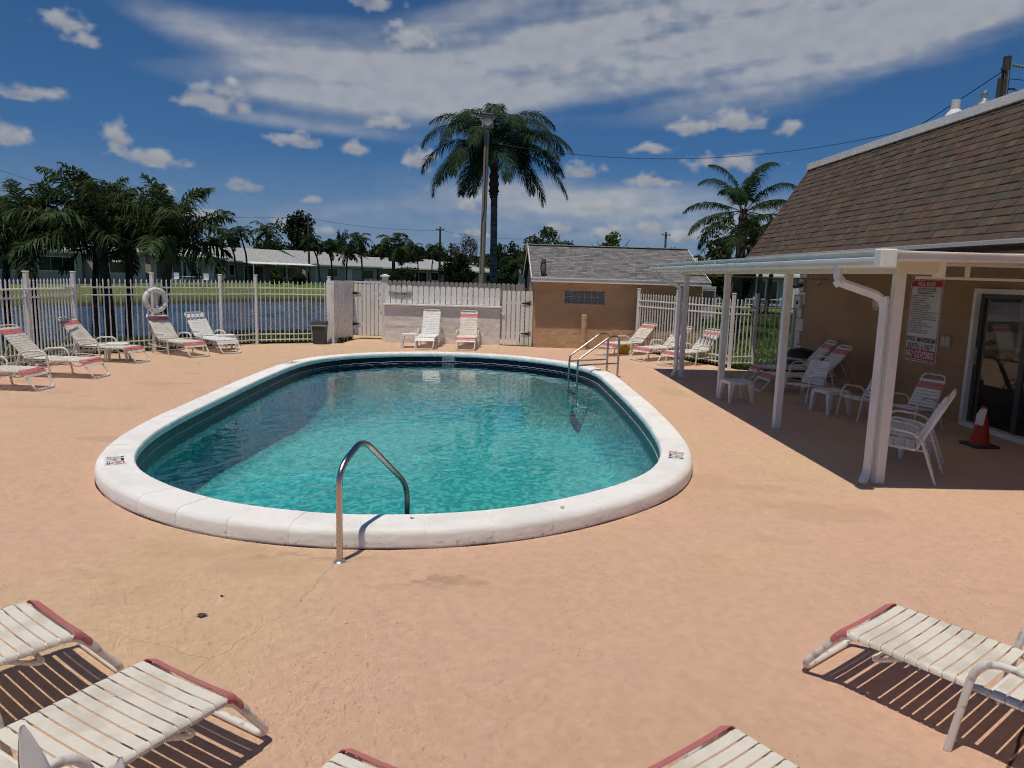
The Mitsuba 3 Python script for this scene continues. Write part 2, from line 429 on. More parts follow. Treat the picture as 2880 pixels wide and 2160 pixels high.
def _closed(p, n=260):
    k = 4
    q = np.vstack([p[-k:], p, p[:k]])
    d = np.concatenate([[0], np.cumsum(np.linalg.norm(np.diff(q, axis=0), axis=1))])
    cs = CubicSpline(d, q)
    c = cs(np.linspace(d[k], d[k + len(p)], n + 1)[:-1])
    for _ in range(12):
        c = 0.5 * c + 0.25 * (np.roll(c, 1, 0) + np.roll(c, -1, 0))
    return c


BASE = Polygon(_closed(OUTLINE))
PCX = -0.82


def oval(inset=0.0, n=0):
    g = BASE if inset == 0 else BASE.buffer(-inset, quad_segs=24)
    p = np.array(g.exterior.coords)[:-1]
    if not g.exterior.is_ccw:
        p = p[::-1]
    return np.roll(p, -int(np.argmin(p[:, 1])), 0)


def even(poly, step):
    ls = LineString(np.vstack([poly, poly[:1]]))
    n = int(round(ls.length / step))
    return np.array([ls.interpolate(i / n, normalized=True).coords[0] for i in range(n)])


deck_poly = Polygon([(-8.95, -4.0), (-8.95, 15.75), (-6.2, 19.3), (-4.45, 20.05), (-4.35, 22.6), (0.9, 22.6), (0.9, 20.3), (4.2, 20.3), (5.0, 17.6), (5.75, 16.15), (9.5, 16.15), (9.5, -4.0)],
                    [oval(0.06)])
single('pool_deck', extrude(deck_poly, 0.16, -0.16), 'm_deck', 'salmon painted concrete deck around the swimming pool', kind='structure')

pond_poly = Polygon([(-13.5, -12), (-13.3, 17.5), (-10.0, 23.2), (-4.0, 25.2), (9, 25.5), (9, 62), (-13.8, 58.9), (-18.1, 54.9), (-22.2, 45.8), (-25.7, 39.4), (-34, 28), (-42, 10), (-44, -12)])
pool_poly = Polygon(oval(-0.02))


def terrain():
    def ticks(a, b, lo, hi, fine, coarse):
        out, x = [], a
        while x < b:
            out.append(x)
            dd = max(0, lo - x, x - hi)
            x += fine + min(coarse, dd * 0.16)
        return np.array(out + [b])
    xs, ys = ticks(-700, 700, -32, 14, 0.45, 60), ticks(-60, 1600, -4, 64, 0.45, 80)
    X, Y = np.meshgrid(xs, ys, indexing='ij')
    pts = shapely.points(X.ravel(), Y.ravel())
    inside = shapely.contains(pond_poly, pts)
    dist = shapely.distance(pond_poly.exterior, pts)
    sd = np.where(inside, -dist, dist).reshape(X.shape)
    rise = np.clip((Y - 50) / 30, 0, 1) * np.clip((-X - 8) / 20, 0, 1) * 0.3
    z = -0.07 + rise - 0.55 * np.clip(1 - (sd - 0.0) / 1.1, 0, 1) ** 1.5 - 0.9 * np.clip(-sd / 2.0, 0, 1)
    z += 0.03 * (meshkit.fbm(np.stack([X * 0.6, Y * 0.6, 0 * X], -1), 3, 1) - 0.5) * (sd > 0.5)
    under = (shapely.contains(deck_poly.buffer(-0.5), pts) | shapely.contains(Polygon(oval()), pts)).reshape(X.shape)
    z = np.where(under, -3.2, z)
    n, m = X.shape
    i, j = np.meshgrid(np.arange(n - 1), np.arange(m - 1), indexing='ij')
    q = np.stack([i * m + j, (i + 1) * m + j, (i + 1) * m + j + 1, i * m + j + 1], -1).reshape(-1, 4)
    return MB().add(np.stack([X, Y, z], -1).reshape(-1, 3), q).tm()


single('lawn', terrain(), 'm_ground', 'green lawn around the pool yard and beyond the pond', kind='structure', smooth=True)


def water_sheet(poly, z, step, waves, seed):
    x0, y0, x1, y1 = poly.bounds
    xs, ys = np.arange(x0 - step, x1 + 2 * step, step), np.arange(y0 - step, y1 + 2 * step, step)
    X, Y = np.meshgrid(xs, ys, indexing='ij')
    rng = np.random.default_rng(seed)
    Z = np.zeros_like(X)
    for lam, amp in waves:
        a = rng.uniform(0, 2 * np.pi)
        k = 2 * np.pi / lam
        wx = X + 0.25 * lam * np.sin(Y * k * 0.37 + a * 3)
        Z += amp * np.sin(k * (wx * math.cos(a) + Y * math.sin(a)) + rng.uniform(0, 6.28))
    n, m = X.shape
    ins = shapely.contains(poly.buffer(step * 0.8), shapely.points(X.ravel(), Y.ravel())).reshape(X.shape)
    i, j = np.meshgrid(np.arange(n - 1), np.arange(m - 1), indexing='ij')
    ok = ins[:-1, :-1] | ins[1:, :-1] | ins[1:, 1:] | ins[:-1, 1:]
    q = np.stack([i * m + j, (i + 1) * m + j, (i + 1) * m + j + 1, i * m + j + 1], -1)[ok]
    v = np.stack([X, Y, z + Z], -1).reshape(-1, 3)
    used = np.unique(q)
    idx = np.full(len(v), -1)
    idx[used] = np.arange(len(used))
    return MB().add(v[used], idx[q.reshape(-1, 4)]).tm()


wv = np.random.default_rng(3)
single('pool_water', water_sheet(Polygon(oval(0.312)), -0.06, 0.032, [(l, 0.0008 * l) for l in wv.uniform(0.10, 0.36, 26)] + [(1.3, 0.0008), (0.9, 0.0005)], 4), 'm_water', 'clear turquoise water filling the swimming pool', kind='structure', smooth=True)
single('pond_water', water_sheet(pond_poly.buffer(0.5), -0.5, 0.32, [(l, 0.005 * l) for l in wv.uniform(1.1, 4.0, 16)], 6), 'm_pond', 'dark blue rippled pond water beyond the white fence', kind='structure', smooth=True)

# ------------------------------------------------------------------ swimming pool
pool = thing('swimming_pool', 'oval swimming pool with a raised white coping and dark blue waterline tiles', 'swimming pool')
ov = even(oval(0.318), 0.12)
shell = MB()
floor_z = lambda y: np.interp(y, [5, 9.5, 15, 17.5], [-0.78, -0.9, -1.3, -1.35])
top = np.column_stack([ov, np.full(len(ov), 0.09)])
cen = np.array([PCX, 11.0])
inn = cen + (ov - cen) * 0.985
rings = [top, np.column_stack([ov, np.full(len(ov), -0.3)])]
for k in range(1, 6):
    s = 1 - 0.12 * (1 - math.cos(k / 5 * math.pi / 2))
    q = cen + (ov - cen) * s
    rings.append(np.column_stack([q, -0.3 + (floor_z(q[:, 1]) + 0.3) * math.sin(k / 5 * math.pi / 2)]))
for s in (0.75, 0.6, 0.45, 0.3, 0.15, 0.0):
    q = cen + (ov - cen) * s
    rings.append(np.column_stack([q, floor_z(q[:, 1])]))
V = np.vstack(rings)
N = len(ov)
i, j = np.meshgrid(np.arange(len(rings) - 1), np.arange(N), indexing='ij')
shell.add(V, np.stack([i * N + j, i * N + (j + 1) % N, (i + 1) * N + (j + 1) % N, (i + 1) * N + j], -1).reshape(-1, 4))
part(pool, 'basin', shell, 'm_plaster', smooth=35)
# coping: cast segments with recessed joints
OUT = oval(0.0, 60)
length = LineString(np.vstack([OUT, OUT[:1]])).length
nseg = 62


def frame_at(s):
    """Point on the outer line and the inward normal at the fraction s of the way round."""
    ls = LineString(np.vstack([OUT, OUT[:1]]))
    a, b = ls.interpolate((s - 0.002) % 1, normalized=True), ls.interpolate((s + 0.002) % 1, normalized=True)
    p = ls.interpolate(s % 1, normalized=True)
    t = np.array([b.x - a.x, b.y - a.y])
    t /= np.linalg.norm(t)
    return np.array([p.x, p.y]), np.array([-t[1], t[0]])


PROF = [(0.012, -0.02), (0.0, 0.02), (0.0, 0.10), (0.010, 0.128), (0.034, 0.150), (0.07, 0.160), (0.30, 0.160), (0.33, 0.152), (0.345, 0.13), (0.345, 0.09), (0.335, 0.072), (0.30, 0.066), (0.22, 0.066), (0.22, -0.02)]
rng = np.random.default_rng(8)


def sweep(s0, s1, prof, n=4, grow=0.0, lift=0.0):
    V = []
    for k in range(n + 1):
        p, nrm = frame_at(s0 + (s1 - s0) * k / n)
        for d, z in prof:
            q = p + nrm * (d + (grow if d > 0.15 else -grow))
            V.append((q[0], q[1], z + lift))
    m = len(prof)
    i, j = np.meshgrid(np.arange(n), np.arange(m), indexing='ij')
    f = np.stack([i * m + j, i * m + (j + 1) % m, (i + 1) * m + (j + 1) % m, (i + 1) * m + j], -1).reshape(-1, 4)
    mb = MB().add(V, f)
    cap = Polygon(prof)
    tv, tf = trimesh.creation.triangulate_polygon(cap, engine='earcut')
    P0 = np.asarray(prof)
    for k in (0, n):
        base = np.array(V[k * m:(k + 1) * m])
        ids = [int(np.argmin(((P0 - w) ** 2).sum(1))) for w in tv]
        mb.add(base[ids], tf)
    return mb


for k in range(nseg):
    g = 0.0012 / length * 2
    part(pool, 'coping_stone', sweep(k / nseg + g, (k + 1) / nseg - g, PROF, 4, rng.uniform(-0.002, 0.002), rng.uniform(-0.0015, 0.0015)), 'm_coping', smooth=40)
core = [(d + (0.0035 if d < 0.15 else -0.0035), z - (0.0035 if z > 0.07 else 0)) for d, z in PROF]
part(pool, 'mortar_joint', sweep(0, 1 - 1e-6, core, 200), 'm_coping', smooth=40)
gp = even(oval(-0.001), 0.05)
part(pool, 'foot_gap', MB().tube(np.column_stack([gp, np.full(len(gp), 0.001)]), 0.0022 + 0.007 * np.clip(meshkit.fbm(np.column_stack([gp * 3.0, 0 * gp[:, 0]]), 3, 2) * 2 - 0.75, 0, 1), 6, closed=True), 'm_soil')
# waterline tiles: the upper row one by one, the row under water joined
TIN = oval(0.326, 60)
tl = LineString(np.vstack([TIN, TIN[:1]]))
nt = int(round(tl.length / 0.152))
low = MB()
mark_k = None
for k in range(nt):
    p, q = tl.interpolate((k + 0.5) / nt, normalized=True), tl.interpolate((k + 0.52) / nt, normalized=True)
    a = math.atan2(q.y - p.y, q.x - p.x)
    far_sign = p.y > 16.4 and abs(p.x - (-0.95)) < 0.16
    if not far_sign:
        part(pool, 'tile', MB().box((p.x, p.y, 0.014), (0.1455, 0.016, 0.106), rz=a, ch=0.002), 'm_tile')
    low.box((p.x, p.y, -0.117), (0.1455, 0.016, 0.145), rz=a)
part(pool, 'lower_tile_row', low, 'm_tile', kind='stuff')
part(pool, 'grout_line', MB().tube(np.column_stack([even(oval(0.334), 0.12), np.full(len(even(oval(0.334), 0.12)), -0.042)]), 0.0045, 6, closed=True), 'm_grout')


def text(s, h, bold=True, depth=0.0015):
    m = meshkit.text_mesh(s, h, depth, bold)
    b = m.bounds
    m.apply_translation([-(b[0][0] + b[1][0]) / 2, -(b[0][1] + b[1][1]) / 2, 0])
    return m


def xform(m, M4):
    m = m.copy()
    m.apply_transform(M4)
    return m


def basis(o, x, y, z):
    M4 = np.eye(4)
    M4[:3, 0], M4[:3, 1], M4[:3, 2], M4[:3, 3] = x, y, z, o
    return M4


def fit(m, w, h):
    b = m.bounds
    m = m.copy()
    m.apply_scale([w / (b[1][0] - b[0][0]), h / (b[1][1] - b[0][1]), 1])
    return m


def depth_marker(pos, read, words, label, small=1.0):
    """A flat depth tile on the coping; read = direction of reading."""
    r = np.array([*read, 0.0]) / np.linalg.norm(read)
    u = np.array([-r[1], r[0], 0.0])
    M = basis((pos[0], pos[1], 0.1612), r, u, (0, 0, 1))
    k = part(pool, 'depth_marker', xform(MB().box((0, 0, 0.0008), (0.30 * small, 0.17 * small, 0.0022)).tm(), M), 'm_paper', label=label)
    t = fit(text(words, 0.1), 0.165 * small, 0.135 * small)
    t.apply_translation([-0.05 * small, 0, 0.0022])
    part(k, 'lettering', xform(t, M), 'm_ink')
    ring = trimesh.creation.annulus(0.042 * small, 0.052 * small, 0.0015, sections=24)
    bar = MB().box((0, 0, 0), (0.09 * small, 0.009 * small, 0.0015), rz=0.7).tm()
    sym = trimesh.util.concatenate([ring, bar])
    sym.apply_translation([0.092 * small, 0.022 * small, 0.003])
    part(k, 'no_diving_symbol', xform(sym, M), 'm_red')
    man = trimesh.util.concatenate([MB().box((0, 0, 0), (0.05 * small, 0.009 * small, 0.0012), rz=-0.45).tm(), MB().box((0.092 * 0, -0.075 * small, 0), (0.075 * small, 0.012 * small, 0.0012)).tm(), MB().box((0, -0.058 * small, 0), (0.075 * small, 0.010 * small, 0.0012)).tm()])
    man.apply_translation([0.092 * small, 0.018 * small, 0.0028])
    part(k, 'diver_symbol', xform(man, M), 'm_ink')


def on_coping(px, py, d=0.17):
    """The coping's middle line nearest to a point, and the direction along it."""
    ls = LineString(np.vstack([OUT, OUT[:1]]))
    s = ls.project(Point(px, py), normalized=True)
    p, n = frame_at(s)
    return p + n * d, n


for (x, y), w, lab in (((-3.5, 6.7), '3 FT', 'three foot depth marker on the round shallow end, beside the pink striped loungers'), ((2.15, 7.3), '3 FT', 'three foot depth marker on the coping near the patio cover posts'),
                       ((-4.1, 14.3), '5 FT', 'small depth marker on the far coping toward the pond fence'), ((2.5, 14.3), '5 FT', 'small depth marker on the coping beside the steel pool ladder')):
    p, n = on_coping(x, y)
    depth_marker(p, (n[1], -n[0]), w, lab, 1.12)
for k in range(2):
    part(pool, 'tile', MB().box((-1.03 + 0.152 * k, 16.686, 0.014), (0.148, 0.022, 0.106), ch=0.002), 'm_marker_tile', label='grey depth tile set in the dark waterline band')
sgn = fit(text('8 FT', 0.07), 0.21, 0.062)
part(pool, 'depth_lettering', xform(sgn, basis((-0.95, 16.674, 0.010), (1, 0, 0), (0, 0, 1), (0, -1, 0))), 'm_ink')

# ------------------------------------------------------------------ pool rails and ladder
R = 0.022
rail = thing('pool_handrail', 'single bent stainless steel grab rail at the shallow end of the pool', 'handrail')
pts = fillet([(-1.0, 4.77, -0.02), (-1.0, 4.77, 0.66), (-0.90, 5.12, 0.795), (-0.63, 5.60, 0.31), (-0.63, 5.62, -0.6)], 0.13, 8)
part(rail, 'tube', MB().tube(pts, R, 14), 'm_steel', smooth=True)
part(rail, 'base_ring', MB().add(*lathe([(0.0, 0.012), (0.03, 0.012), (0.042, 0.006), (0.045, 0.0)], 20, (-1.0, 4.77, 0.0))), 'm_metal', smooth=40)
lad = thing('pool_ladder', 'stainless steel pool ladder with two curved handrails at the deep end', 'ladder')
LB = [(np.array([2.633, 14.42]), np.array([1.76, 14.0])), (np.array([2.524, 15.10]), np.array([1.67, 14.68]))]
for b, w in LB:
    io = w - b
    pts = fillet([(*b, -0.02), (*b, 0.835), (*(b + io * 0.22), 0.835), (*(b + io * 0.985), 0.385), (*w, 0.26), (*w, -0.55)], 0.13, 7)
    part(lad, 'handrail', MB().tube(pts, 0.021, 12), 'm_steel', smooth=True)
    part(lad, 'crossbar', MB().tube([(*(b + io * 0.02), 0.285), (*(b + io * 0.985), 0.275)], 0.016, 10), 'm_steel', smooth=True)
    part(lad, 'base_ring', MB().add(*lathe([(0.0, 0.02), (0.03, 0.02), (0.05, 0.008), (0.055, 0.0)], 20, (*b, 0.0))), 'm_metal', smooth=40)
w0, w1 = LB[0][1], LB[1][1]
for z in (-0.13, -0.34):
    part(lad, 'step', MB().box(((w0[0] + w1[0]) / 2, (w0[1] + w1[1]) / 2, z), (np.linalg.norm(w1 - w0), 0.085, 0.03), rz=math.atan2(*(w1 - w0)[::-1]), ch=0.006), 'm_steel')

# ------------------------------------------------------------------ furniture
SZ, SL, FW = 0.305, 0.97, 0.246                             # seat height, seat length, half width of the rails


def strap_mesh(c, a, n, half=FW, w=0.045, r=0.021, sag=0.006):
    """One vinyl strap wrapped over two rails; c on the centre line between them, a along the rails, n up."""
    a, n, c = (np.asarray(x, float) for x in (a, n, c))
    y = np.array([0, 1.0, 0])
    path = []
    for s in (-1, 1):
        for k in range(4):
            t = math.radians(200 - k * 36.7) if s < 0 else math.radians(90 - k * 36.7)
            path.append((s * half + math.cos(t) * r, math.sin(t) * r))
        if s < 0:
            path += [(-half * 0.45, r - sag * 0.8), (half * 0.45, r - sag * 0.8)]
    path = np.array(path)
    nn = np.gradient(path, axis=0)
    nn = np.stack([-nn[:, 1], nn[:, 0]], 1)
    nn /= np.linalg.norm(nn, axis=1, keepdims=True)
    o = path + nn * 0.003
    V = []
    for q in (path, o):
        for s in (-0.5, 0.5):
            V.append(c + a * (s * w) + y * q[:, :1] + n * q[:, 1:])
    m = len(path)
    V = np.vstack(V)                                         # inner-, inner+, outer-, outer+
    k = np.arange(m - 1)
    f = np.vstack([np.stack([2 * m + k, 3 * m + k, 3 * m + k + 1, 2 * m + k + 1], 1), np.stack([k, k + 1, m + k + 1, m + k], 1), np.stack([2 * m + k, 2 * m + k + 1, k + 1, k], 1), np.stack([3 * m + k + 1, 3 * m + k, m + k, m + k + 1], 1)])
    return MB().add(V, f)


def lounger_proto(deg, white=False, frame='m_frame', near=False):
    """Foot bar at x = 0, head towards -x, feet on z = 0."""
    th = math.radians(deg)
    x0, hx = -0.20, -0.20 - SL
    d = np.array([-math.cos(th), 0, math.sin(th)])
    BL = 0.76
    P = []
    sd = 12 if near else 8
    sm = 'm_strap_white' if white else 'm_strap'
    pink = 'm_strap_white' if white else ('m_pink' if near else 'm_pink_pale')

    def add(name, m, b, smooth=50, lab=None):
        P.append((name, shape(m, b, smooth), lab))
    seat = fillet([(hx, -FW, SZ), (x0, -FW, SZ), (-0.015, -FW * 0.98, 0.06), (0, -FW * 0.8, 0.016), (0, FW * 0.8, 0.016), (-0.015, FW * 0.98, 0.06), (x0, FW, SZ), (hx, FW, SZ)], 0.075, 5)
    add('seat_frame', MB().tube(seat, 0.0165, sd), frame, True)
    add('cross_tube', MB().tube([(x0 - 0.635, -FW, SZ - 0.004), (x0 - 0.635, FW, SZ - 0.004)], 0.0135, sd), frame, True)
    add('cross_tube', MB().tube([(hx, -FW, SZ - 0.004), (hx, FW, SZ - 0.004)], 0.0135, sd), frame, True)
    br = fillet([(x0 - 0.28, -FW, SZ - 0.01), (x0 - 0.12, -FW * 0.9, SZ - 0.10), (x0 - 0.12, FW * 0.9, SZ - 0.10), (x0 - 0.28, FW, SZ - 0.01)], 0.08, 4)
    add('foot_brace', MB().tube(br, 0.011, sd), frame, True)
    o = np.array([hx, 0, SZ])
    bk = fillet([o + [0, -FW * 0.93, 0], o + d * BL + [0, -FW * 0.93, 0], o + d * BL + [0, FW * 0.93, 0], o + [0, FW * 0.93, 0]], 0.07, 5)
    add('back_frame', MB().tube(bk, 0.0165, sd), frame, True)
    for s in (-1, 1):
        y = s * (FW + 0.05)
        arm = fillet([(-0.72, y, 0.0), (-0.79, y, 0.475), (-1.24, y, 0.45), (-1.38, y, 0.0)], 0.13, 6)
        add('armrest', MB().tube(arm, 0.0165, sd), frame, True)
        if not near:
            add('side_bar', MB().tube([(-0.74, y, 0.16), (-1.33, y, 0.17)], 0.010, 6), frame, True)
        add('bolt', MB().tube([(-0.765, s * (FW - 0.01), SZ - 0.005), (-0.765, s * (FW + 0.055), SZ - 0.005)], 0.012, 6), frame, True)
    if deg > 25:
        pr = o + d * 0.42
        add('back_prop', MB().tube(fillet([pr + [0, -FW * 0.9, 0], (hx - 0.50, -FW * 0.85, 0.20), (hx - 0.50, FW * 0.85, 0.20), pr + [0, FW * 0.9, 0]], 0.05, 3), 0.010, 6), frame, True)
        add('prop_rail', MB().tube([(hx - 0.50, -FW * 0.95, 0.185), (hx + 0.05, -FW * 0.95, 0.19)], 0.009, 6), frame, True)
        add('prop_rail', MB().tube([(hx - 0.50, FW * 0.95, 0.185), (hx + 0.05, FW * 0.95, 0.19)], 0.009, 6), frame, True)
    ex, ez = np.array([1.0, 0, 0]), np.array([0, 0, 1.0])
    n = 17
    for k in range(n):
        add('strap', strap_mesh((x0 - 0.055 - k * 0.0533 - (0.028 if k > 10 else 0), 0, SZ), -ex, ez), sm)
    fd = np.array([0.185, 0, -0.245])
    fd /= np.linalg.norm(fd)
    fn = np.array([-fd[2], 0, fd[0]])
    fb = np.array([x0, 0, SZ])
    for k, t in enumerate((0.0, 0.052, 0.104)):
        if k == 0:
            m = strap_mesh(fb + [-0.004, 0, -0.006], (fd + ex) / np.linalg.norm(fd + ex), (fn + ez) / np.linalg.norm(fn + ez))
        else:
            m = strap_mesh(fb + fd * t, fd, fn)
        add('strap', m, pink if k < 2 else sm, lab=None if white or k == 2 else 'pink strap across the foot end')
    bn = np.array([d[2], 0, -d[0]])
    for k in range(13):
        pk = k in (10, 11)
        add('strap', strap_mesh(o + d * (0.05 + k * 0.0525), d, bn, FW * 0.93), pink if pk else sm, lab='pink strap across the backrest' if pk and not white else None)
    return P


def place_lounger(proto, x, y, dx, dy, label, group=None):
    """(x, y): middle of the foot bar; (dx, dy): from foot to head."""
    return place(proto, 'sun_lounger', label, 'sun lounger', at(x, y, 0.002, math.atan2(-dy, -dx)), group)


flat, tilt, tilt42, whit, upr = lounger_proto(7, near=True), lounger_proto(48), lounger_proto(42), lounger_proto(48, True), lounger_proto(60)
uprw = lounger_proto(60, True)
place_lounger(flat, -1.107, 2.958, -math.cos(1.027), -math.sin(1.027), 'cream strapped lounger with a pink foot end lying in front of the leaf ornament')
place_lounger(flat, -1.931, 3.454, -math.cos(0.904), -math.sin(0.904), 'flat cream lounger behind the leaf ornament lounger, cut by the left picture edge')
place_lounger(flat, 1.861, 3.559, -math.cos(2.201), -math.sin(2.201), 'cream strapped lounger with pink foot end and white armrests at lower right')
place_lounger(flat, 0.627, 2.502, -math.cos(2.182), -math.sin(2.182), 'lounger of which only the pink foot end and a few straps enter at bottom right')
place_lounger(flat, -0.158, 2.392, -math.cos(1.089), -math.sin(1.089), 'lounger of which only one strapped corner enters at bottom centre')
place_lounger(tilt, -7.0, 11.43, -1, 0.02, 'pink banded lounger cut off by the left picture edge beside the pond fence')
place_lounger(tilt, -6.84, 12.80, -1, 0.06, 'pink banded lounger in full sun, second from the left edge along the pond fence')
place_lounger(tilt, -7.12, 14.92, -0.99, 0.14, 'pink banded lounger with a shaded headrest beside a square white table at the pond fence')
place_lounger(tilt, -6.41, 16.05, -0.82, 0.57, 'pink banded lounger with palm shade on its back below the life ring')
place_lounger(whit, -5.99, 16.84, -0.77, 0.64, 'all white lounger by the pond fence with a white table behind its foot end')
place_lounger(uprw, -1.71, 18.82, 0.06, 1, 'all white upright lounger against the low shower wall')
place_lounger(upr, -0.62, 18.82, 0.03, 1, 'upright lounger with pink bands against the low shower wall')
place_lounger(tilt42, 2.92, 18.42, 0.84, 0.54, 'pink banded lounger over the yellow flower pot beside the tan shed')
place_lounger(tilt42, 3.64, 17.43, 0.83, 0.56, 'pink banded lounger half hidden behind the far patio post')
place_lounger(tilt42, 4.13, 16.56, 0.83, 0.56, 'pink banded lounger between the two farthest patio posts in front of the white fence')
place_lounger(tilt, 5.22, 14.25, 0.99, -0.06, 'shaded lounger with pink bands under the patio cover beside the black barrel')
place_lounger(tilt, 4.98, 13.02, 0.99, 0.05, 'shaded lounger with pink bands under the patio cover behind the first strapped chair')


def chair_proto():
    """Front towards -x; origin under the seat's middle."""
    P = []

    def add(name, m, b, smooth=50, lab=None):
        P.append((name, shape(m, b, smooth), lab))
    W = 0.245
    for s in (-1, 1):
        y = s * 0.275
        add('leg_frame', MB().tube(fillet([(-0.30, y, 0.0), (-0.20, y, 0.60), (0.22, y, 0.55), (0.42, y, 0.0)], 0.13, 6), 0.0145, 8), 'm_frame', True)
    add('seat_frame', MB().tube(fillet([(0.22, -W, 0.36), (-0.25, -W, 0.40), (-0.25, W, 0.40), (0.22, W, 0.36)], 0.06, 4), 0.014, 8), 'm_frame', True)
    d = np.array([math.sin(0.42), 0, math.cos(0.42)])
    o = np.array([0.20, 0, 0.36])
    add('back_frame', MB().tube(fillet([o + [0, -W, 0], o + d * 0.62 + [0, -W * 0.85, 0], o + d * 0.62 + [0, W * 0.85, 0], o + [0, W, 0]], 0.09, 5), 0.014, 8), 'm_frame', True)
    for s in (-1, 1):
        add('bracket', MB().tube([(-0.18, s * 0.24, 0.395), (-0.235, s * 0.275, 0.395)], 0.010, 6), 'm_frame', True)
        add('bracket', MB().tube([(0.20, s * 0.24, 0.365), (0.285, s * 0.275, 0.365)], 0.010, 6), 'm_frame', True)
    sa = np.array([0.47, 0, -0.04])
    sa /= np.linalg.norm(sa)
    for k in range(8):
        add('strap', strap_mesh(np.array([-0.215, 0, 0.397]) + sa * k * 0.055, sa, (-sa[2], 0, sa[0]), W, r=0.018), 'm_strap_white')
    for k in range(9):
        add('strap', strap_mesh(o + d * (0.06 + k * 0.055), d, (-d[2], 0, d[0]), W - 0.02 - 0.0016 * k, r=0.018), 'm_strap_white')
    return P


chair = chair_proto()
chair_pink = [(n, {**d, 'bsdf': {'type': 'ref', 'id': 'm_pink_pale'}}, 'pink strap across the backrest') if i in (len(chair) - 3, len(chair) - 2) else (n, d, l) for i, (n, d, l) in enumerate(chair)]
for x, y, h, sc, pr, lab in ((5.25, 11.60, 0.48, 0.86, chair, 'white strapped patio chair in the shade behind the small table, turned toward the pool'), (5.60, 10.40, 0.2, 0.84, chair, 'white strapped patio chair partly hidden behind the downspout of the corner post'),
                             (5.95, 9.72, 0.35, 0.84, chair_pink, 'patio chair with a pink banded back under the pool rules sign'), (4.76, 7.84, -0.58, 0.95, chair, 'white strapped patio chair side by side behind the one nearest the patio corner post'), (4.36, 7.34, -0.53, 0.93, chair, 'white strapped patio chair next to the corner post of the patio cover')):
    place(pr, 'patio_chair', lab, 'chair', at(x, y, 0.002, h, sc), 'strapped patio chairs under the patio cover')


def table_proto(h=0.36, w=0.42):
    P = []
    pl = Polygon([(-w / 2, -w / 2), (w / 2, -w / 2), (w / 2, w / 2), (-w / 2, w / 2)]).buffer(-0.07).buffer(0.07, quad_segs=5)
    top_ = MB().mesh(extrude(pl, 0.018, h - 0.02)).mesh(extrude(pl.buffer(-0.012), 0.006, h - 0.004))
    P.append(('tabletop', shape(top_, 'm_white_paint', 30), None))
    ring = pl.difference(pl.buffer(-0.014))
    P.append(('apron', shape(MB().mesh(extrude(ring, 0.03, h - 0.05)), 'm_white_paint', 30), None))
    for sx in (-1, 1):
        for sy in (-1, 1):
            a, b = np.array([sx * (w / 2 - 0.045), sy * (w / 2 - 0.045)]), np.array([sx * (w / 2 - 0.012), sy * (w / 2 - 0.012)])
            v = []
            for z, c, s in ((h - 0.022, a, 0.042), (h * 0.55, (a + b) / 2, 0.030), (0, b, 0.017)):
                v += [(c[0] - s, c[1] - s, z), (c[0] + s, c[1] - s, z), (c[0] + s, c[1] + s, z), (c[0] - s, c[1] + s, z)]
            f = [[4 * k + j, 4 * k + (j + 1) % 4, 4 * k + 4 + (j + 1) % 4, 4 * k + 4 + j] for k in range(2) for j in range(4)] + [[8, 9, 10, 11]]
            P.append(('leg', shape(MB().add(v, f), 'm_white_paint'), None))
    return P


table, table_s = table_proto(), table_proto(0.37, 0.44)
for x, y, h, lab in ((-7.75, 15.15, 0.3, 'white plastic side table beside the foot of a lounger at the pond fence'), (-6.45, 17.72, 0.6, 'white plastic side table behind the foot end of the all white lounger'), (-2.13, 19.32, 0.05, 'white plastic side table against the low shower wall'),
                     (4.18, 11.80, 0.1, 'white plastic side table leaning close to the second farthest patio post'), (5.40, 10.98, 0.25, 'white plastic side table between two strapped chairs in the shade'), (5.02, 8.30, 0.2, 'white plastic side table behind the two side by side chairs')):
    place(table, 'side_table', lab, 'side table', at(x, y, 0.002, h), 'white plastic side tables')

# ------------------------------------------------------------------ white aluminium fences


def fence(name, label, runs, z0=0.0, hgt=1.6, gap=0.118, post_h=1.79, posts=None, mat_='m_white_paint', pr=0.0095):
    """runs: list of points; a post at each, rails and pickets between."""
    key = thing(name, label, 'fence')
    for x, y in posts if posts is not None else runs:
        part(key, 'post', MB().box((x, y, z0 + post_h / 2), (0.075, 0.075, post_h), ch=0.006).box((x, y, z0 + post_h + 0.008), (0.092, 0.092, 0.024), ch=0.008), mat_)
    for a, b in zip(runs[:-1], runs[1:]):
        a, b = np.array(a, float), np.array(b, float)
        L = np.linalg.norm(b - a)
        ang = math.atan2(*(b - a)[::-1])
        c = (a + b) / 2
        for z in (0.115, 0.265, hgt - 0.31, hgt - 0.15):
            part(key, 'rail', MB().box((c[0], c[1], z0 + z), (L - 0.075, 0.03, 0.032), rz=ang, ch=0.004), mat_)
        n = max(2, int(round(L / gap)))
        for k in range(1, n):
            p = a + (b - a) * k / n
            m = MB().box((p[0], p[1], z0 + 0.06 + (hgt - 0.06) / 2), (0.022, 0.022, hgt - 0.06), rz=ang)
            tip = np.array([[-1, -1, 0], [1, -1, 0], [1, 1, 0], [-1, 1, 0], [0, 0, 4.2]]) * 0.0125
            m.add(rot(tip, rz=ang) + (p[0], p[1], z0 + hgt), [[0, 1, 4], [1, 2, 4], [2, 3, 4], [3, 0, 4], [0, 2, 1], [0, 3, 2]])
            part(key, 'picket', m, mat_)
    return key


